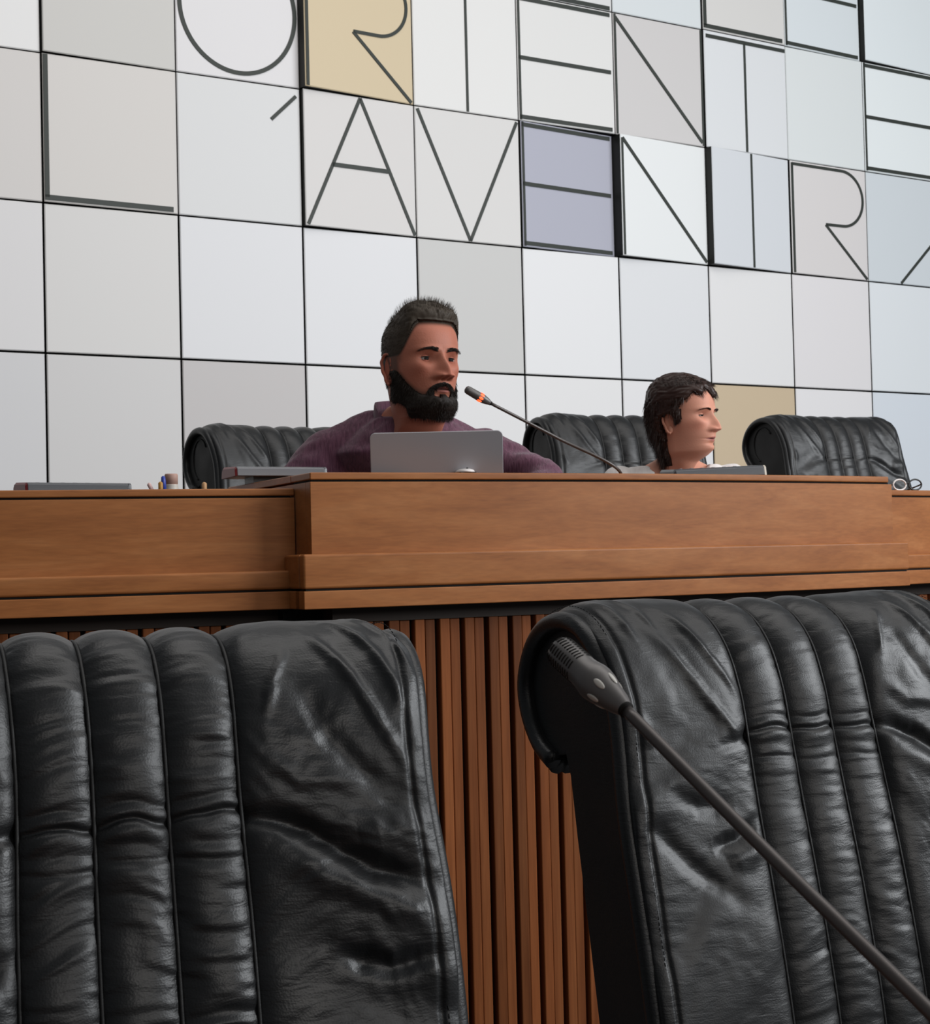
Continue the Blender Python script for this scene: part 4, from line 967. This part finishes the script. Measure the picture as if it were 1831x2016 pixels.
# laptop: lid seen from behind
M_alu = mat('space_grey_aluminium', (.38, .37, .39), .42, .5, .30)
M_screen = mat('laptop_screen_black', (.01, .01, .012), .2)
M_keys = mat('black_keys', (.015, .015, .015), .5)
lpc = (at(733, 930, 3.725) + at(988, 930, 3.735)) / 2
lap = empty('laptop', (lpc.x, lpc.y, 1.2855), .02, 'open grey laptop standing in front of the bearded man', 'laptop')
def rrect(w, h, r, n=7):
    P = []
    for cx, cy, a0 in ((w / 2 - r, h - r, 0), (-w / 2 + r, h - r, 90), (-w / 2 + r, r, 180), (w / 2 - r, r, 270)):
        for i in range(n + 1):
            a = math.radians(a0 + 90 * i / n); P.append((cx + r * math.cos(a), cy + r * math.sin(a)))
    return P
def slab(name, P, t, M, mt, parent):
    n = len(P); v = [M @ Vector((x, 0, y)) for x, y in P] + [M @ Vector((x, t, y)) for x, y in P]
    f = [tuple(range(n)), tuple(range(2 * n - 1, n - 1, -1))] + [(i, i + n, (i + 1) % n + n, (i + 1) % n) for i in range(n)]
    return mesh_obj(name, v, f, mt, parent)
LT = Matrix.Rotation(math.radians(14), 4, 'X')     # lid leans towards the viewer
bevel(slab('lid', rrect(.300, .205, .013), .0055, Matrix.Translation((0, 0, .008)) @ LT, M_alu, lap), .0012, 2)
slab('screen', rrect(.288, .190, .006), .0008, Matrix.Translation((0, .0, .008)) @ LT @ Matrix.Translation((0, .0056, .008)), M_screen, lap)
Mflat = Matrix.Rotation(-math.pi / 2, 4, 'X')
P = rrect(.300, .208, .012); n = len(P); v = [(x, .004 + y, 0) for x, y in P] + [(x, .004 + y, .009) for x, y in P]
bevel(mesh_obj('base', v, [tuple(range(n))[::-1], tuple(range(n, 2 * n))] + [(i, (i + 1) % n, (i + 1) % n + n, i + n) for i in range(n)], M_alu, lap), .001, 2)
m = MB()
for r in range(5):
    for c in range(13): m.box((-.126 + c * .021, .035 + r * .020, .0098), (.0175, .0165, .0016))
tag(m.build('keys', M_keys, lap, False), kind='stuff')
m = MB(); m.tube([(-.11, .004, .0085), (.11, .004, .0085)], .0045, 10); m.build('hinge', M_screen, lap)

# computer mouse, pale, just showing above the desk edge
mp = at(957, 934, 3.70); ms = empty('computer_mouse', (mp.x, 3.66, 1.3955), .3, 'small pale rounded mouse on the desk edge, before the laptop', 'mouse')
M_white = mat('white_plastic', (.72, .68, .66), .4)
ms.location = (Dp(.40, -.07, 0).x, Dp(.40, -.07, 0).y, 1.3952)
m = MB(); K = 20; v = []
for i in range(9):
    t = i / 8; 
    for k in range(K):
        a = 2 * math.pi * k / K; s_ = math.cos(t * math.pi / 2) ** .6; v.append((.021 * s_ * math.cos(a), .034 * s_ * math.sin(a), .004 + .0085 * math.sin(t * math.pi / 2)))
f = [(i * K + k, i * K + (k + 1) % K, (i + 1) * K + (k + 1) % K, (i + 1) * K + k) for i in range(8) for k in range(K)] + [tuple(range(K))[::-1]]
m.add(v, f); m.build('shell', M_white, ms); m = MB(); m.box((0, 0, .002), (.036, .058, .004)); m.build('sole', M_blackplastic, ms, False)
m = MB(); m.lathe([(.004, -.0015), (.004, .0015)], Matrix.Translation((0, -.018, .0105)) @ Matrix.Rotation(math.pi / 2, 4, 'Y'), 12); m.build('scroll_wheel', M_blackplastic, ms)

# conference consoles (flat dark units on feet)
M_console = mat('console_grey', (.075, .078, .085), .35, .5, 0, .1, 300)
M_console_l = mat('console_light_grey', (.16, .16, .17), .3, .5)
M_red = mat('red_end_cap', (.16, .010, .012), .45)
M_ivory = mat('pale_end_strip', (.45, .40, .33), .5)
def console(pl, pr, Y0, Y1, zb, label, face, redcap, pale, tilt=0.0, thick=.024):
    A = at(pl[0], pl[1], Y0); B = at(pr[0], pr[1], Y1); d = B - A; L = d.length; yaw = math.atan2(d.y, d.x); rise = math.atan2(d.z, math.hypot(d.x, d.y))
    root = empty('conference_console', (A.x + d.x / 2, A.y + d.y / 2, zb), yaw, label, 'console', 'conference consoles on the council desk')
    zt = (A.z + B.z) / 2 - zb
    R = Matrix.Translation((0, 0, zt - thick)) @ Matrix.Rotation(-rise, 4, 'Y') @ Matrix.Rotation(tilt, 4, 'X')
    prof = [(-.000, 0), (.004, thick * .82), (.012, thick), (.135, thick + .006), (.145, thick - .002), (.150, 0)]
    v = []
    for x in (-L / 2 + .005, L / 2 - .006): v += [R @ Vector((x, y, z)) for y, z in prof]
    n = len(prof); f = [(i, (i + 1) % n, n + (i + 1) % n, n + i) for i in range(n)] + [tuple(range(n))[::-1], tuple(range(n, 2 * n))]
    bevel(mesh_obj('housing', v, f, face, root), .002, 2)
    for sx, mt, nm in ((-1, redcap, 'end_cap'), (1, pale, 'end_cap')):
        x0, x1 = (-L / 2, -L / 2 + .005) if sx < 0 else (L / 2 - .006, L / 2)
        v = [R @ Vector((x0 if sx < 0 else x1, y * .96 + .003, z * (.80 if sx < 0 else 1))) for y, z in prof] + [R @ Vector((x1 if sx < 0 else x0, y, z)) for y, z in prof]
        o = mesh_obj(nm, v, f, mt, root)
        if sx < 0 and mt == M_red: o['label'] = 'dark red end cap'
        if sx > 0 and mt == M_ivory: o['label'] = 'pale end strip'
    h = zt - thick
    m = MB(); m.box((0, .075, h / 2), (L * .55, .09, h + .004)); m.build('foot', M_blackplastic, root, False)
    m = MB(); 
    for k in range(6): m.lathe([(.006, -.002), (.005, .0006)], R @ Matrix.Translation((-L * .3 + k * L * .12, .11, thick + .005)), 12)
    tag(m.build('buttons', M_console_l, root), kind='stuff')
    return root
console((50, 949), (260, 951), 3.50, 3.60, 1.2855, 'dark console with a red end at the far left of the desk', M_console, M_red, M_console, .0, .022)
console((463, 918), (645, 919), 3.80, 3.88, 1.2855, 'grey console with a red corner, left of the laptop', M_console_l, M_red, M_console_l, .0, .022)
console((1328, 924), (1510, 915), 4.22, 4.26, 1.2855, 'dark console with a pale right end, before the short-haired woman', M_console, M_console, M_ivory, .0, .026)

# pens and a small bottle behind the left wing
M_pink = mat('pale_pink_plastic', (.62, .42, .40), .5); M_ochre = mat('ochre_plastic', (.42, .21, .03), .5); M_blue = mat('blue_plastic', (.03, .06, .35), .35)
M_tan = mat('tan_wood', (.46, .26, .12), .6); M_brownish = mat('pinkish_brown_cap', (.42, .26, .21), .6); M_clear = mat('milky_bottle', (.60, .56, .50), .3)
ZW = 1.2855
def cup(px, Y, label, h=.070, r=.036):
    p = at(px, 960, Y); root = empty('pen_cup', (p.x, p.y, ZW), 0, label, 'cup'); m = MB()
    m.lathe([(r, 0), (r, h), (r - .003, h), (r - .003, .004)], None, 28); m.build('wall', M_blackplastic, root); return root
def pen(px, py, Y, r, mt, name, label, lean=0.0, pointed=False, tipm=None):
    p = at(px, py, Y); L = p.z - (ZW + .005); root = empty(name, (p.x, p.y, ZW + .005), 0, label, 'pen' if name != 'pencil' else 'pencil')
    root.rotation_euler = (0, lean, 0); root.location.x -= math.tan(lean) * L; Ls = L / math.cos(lean)
    m = MB(); m.lathe([(r * .5, 0), (r, .01), (r, Ls * .62)], None, 14); m.build('barrel', mt, root)
    m = MB(); m.lathe([(r * 1.08, Ls * .62), (r * 1.08, Ls - r * (2.4 if pointed else .7)), (r * .9, Ls - r * .5), (r * .35, Ls)], None, 14); m.build('cap', tipm or mt, root)
    return root
cup(318, 3.60, 'black pen cup mostly hidden behind the left desk wing', .065, .034)
pen(292, 951, 3.60, .0042, M_pink, 'pen', 'pale pink stick leaning to the left, leftmost of the pens', -.45)
pen(316, 948, 3.595, .0048, M_ochre, 'pen', 'short ochre pen beside the blue one', 0)
pen(321, 937, 3.61, .0050, M_blue, 'pen', 'blue capped pen, tallest of the pens', -.05, True)
cup(402, 3.64, 'black pencil cup hidden behind the desk, below the tan pencil', .062, .030)
pen(402, 949, 3.64, .0052, M_tan, 'pencil', 'tan pencil end sticking up in front of the left chair', 0)
p = at(337, 933, 3.66); b = empty('bottle', (p.x, p.y, ZW), 0, 'small milky bottle with a pinkish-brown cap beside the blue pen', 'bottle'); L = p.z - ZW
m = MB(); m.lathe([(.015, 0), (.017, .004), (.017, L - .040), (.015, L - .026), (.0155, L - .024)], None, 22); m.build('glass', M_clear, b)
m = MB(); m.lathe([(.0145, L - .0245), (.0150, L - .003), (.0135, L)], None, 22); m.build('cap', M_brownish, b)
# spectacles on the right wing
gp = at(1804, 962, 4.42); gl = empty('eyeglasses', (gp.x, gp.y, 1.3665), .35, 'folded dark-and-white eyeglasses on the right desk wing', 'eyeglasses')
q = Dp(1.975, -.15, 1.3665); gl.location = q
m = MB(); 
for sx, mt, nm in ((-1, M_white, 'frame'), (1, M_blackplastic, 'frame')):
    m = MB(); m.tube([(sx * .026 + .021 * math.cos(math.radians(a)), 0, .0175 + .0150 * math.sin(math.radians(a))) for a in range(0, 361, 15)], .0024, 8); o = m.build(nm, mt, gl); o['label'] = 'white rim' if sx < 0 else 'dark rim'
    m = MB(); m.tube([(sx * .047, .001, .019), (sx * .052, .02, .016), (sx * .046, .075, .004), (sx * .040, .10, .003)], .0022, 8); m.build('temple', M_blackplastic, gl)
m = MB(); m.tube([(-.006, 0, .020), (0, -.002, .024), (.006, 0, .020)], .002, 8); m.build('bridge', M_blackplastic, gl)

# ---------------------------------------------------------------- gooseneck microphones
M_micbody = mat('mic_dark_metal', (.12, .112, .108), .38, .5, .30)
M_stem = mat('gooseneck_dark_metal', (.085, .074, .070), .36, .5, .45)
M_led = mat('red_led', (.8, .08, .03), .4, .5, 0, 0, 1, (1.0, .07, .018, 3.2)); M_ledoff = mat('unlit_led_window', (.48, .46, .42), .35)
def mic(name, tip, col, path, base, r, label, scale, lit, zb, slots):
    """tip to collar is the head; path runs on from the collar to the base"""
    tip, col = Vector(tip), Vector(col); B = Vector(base); root = empty(name, (B.x, B.y, zb), 0, label, 'microphone'); O = Vector((B.x, B.y, zb))
    ax = (col - tip); L = ax.length; M = Matrix.Translation(tip - O) @ frame_from(ax)
    prof = [(0, .0), (.34, .015), (.62, .045), (.90, .075), (.99, .13), (1.00, .30), (1.01, .42), (1.04, .47), (1.16, .55), (1.18, .60), (1.10, .68), (.90, .78), (.72, .90), (.50, .985), (.44, 1.0)]
    if not slots: prof = [(0, 0), (.5, .012), (.85, .05), (.95, .12), (.98, .35), (1.0, .50), (1.0, .70), (.92, .76), (.80, .86), (.50, .98), (.40, 1.0)]
    m = MB(); m.lathe([(max(a * r, 1e-5), b * L) for a, b in prof], M, 36); hd = m.build('microphone_head', M_micbody, root)
    if slots:
        m = MB()
        for c in range(8):
            a0 = c * math.pi / 4 + .39
            for k in range(10):
                zz = (.075 + k * .034) * L; rr = r * (.90 if k == 0 else (.985 if k == 1 else 1.0 + .001 * k)) + .00004
                pts = [M @ Vector((rr * math.cos(a0 + da), rr * math.sin(a0 + da), zz)) for da in np.linspace(-.27, .27, 6)]
                m.tube(pts, .00048, 6)
        tag(m.build('grille_slots', M_dark, hd), kind='stuff')
    for c in range(6 if slots else 8):
        a0 = c * math.pi * 2 / (6 if slots else 8) + .35; zz = (.735 if slots else .60) * L; rr = r * (.985 if slots else 1.0)
        m = MB(); Mo = M @ Matrix.Rotation(a0, 4, 'Z') @ Matrix.Translation((rr, 0, zz)) @ Matrix.Rotation(-.18 if slots else 0, 4, 'Y')
        m.sphere((0, 0, 0), (.0009, r * .20, r * .50) if slots else (.0010, r * .30, r * .55), 14); m.v = [tuple(Mo @ Vector(q)) for q in m.v]
        m.build('indicator_light', M_led if lit else M_ledoff, hd)
    m = MB(); m.lathe([(r * .50, -.0012), (r * .50, .0012)], Matrix.Translation(col - O) @ frame_from(ax), 20); m.build('collar', M_dark, root)
    pts = catmull([tuple(Vector(q) - O) for q in [col] + path + [B + Vector((0, 0, zb - B.z + .03))]], 14); m = MB(); m.tube([tuple(q) for q in pts], r * .37, 18); m.build('gooseneck', M_stem, root)
    m = MB(); m.lathe([(.052, 0), (.054, .004), (.054, .020), (.046, .030), (.014, .034), (.010, .050), (.006, .052)], None, 36); m.build('base', M_blackplastic, root)
    return root
# near microphone
tipN = at(1092, 1271, 1.16); colN = at(1232, 1397, 1.095)
p1 = at(1505, 1672, .985); p2 = at(1831, 1992, .875); p3 = at(1960, 2130, .84)
mic('gooseneck_microphone', tipN, colN, [p1, p2, p3, Vector((.335, .765, .86))], (.345, .755, .80), .0112, 'large unlit gooseneck microphone in the right foreground', 1, False, .7505, True)
tipF = at(916, 765, 3.74); colF = at(966, 794, 3.76)
q1 = at(1095, 861, 3.84); q2 = at(1222, 931, 3.90); qb = Dp(.93, -.30, 1.2855)
mic('gooseneck_microphone', tipF, colF, [q1, q2, Vector((qb.x - .02, qb.y + .0, q2.z - .055))], qb, .0102, 'slim gooseneck microphone with glowing red ring by the man\'s mouth', 1, True, 1.2855, False)

# near desk (outside the frame) carrying the near microphone
M_wood2 = M_wood
nd = empty('near_desk', (.5, .68, 0), 0, 'wooden desk in front of the camera carrying the near microphone', 'desk')
m = MB(); m.box((0, 0, .735), (2.2, .60, .03)); bevel(m.build('worktop', M_wood, nd, False), .004, 2)
for x in (-1.05, 1.05): m = MB(); m.box((x, 0, .36), (.04, .56, .72)); m.build('side_panel', M_wood, nd, False)
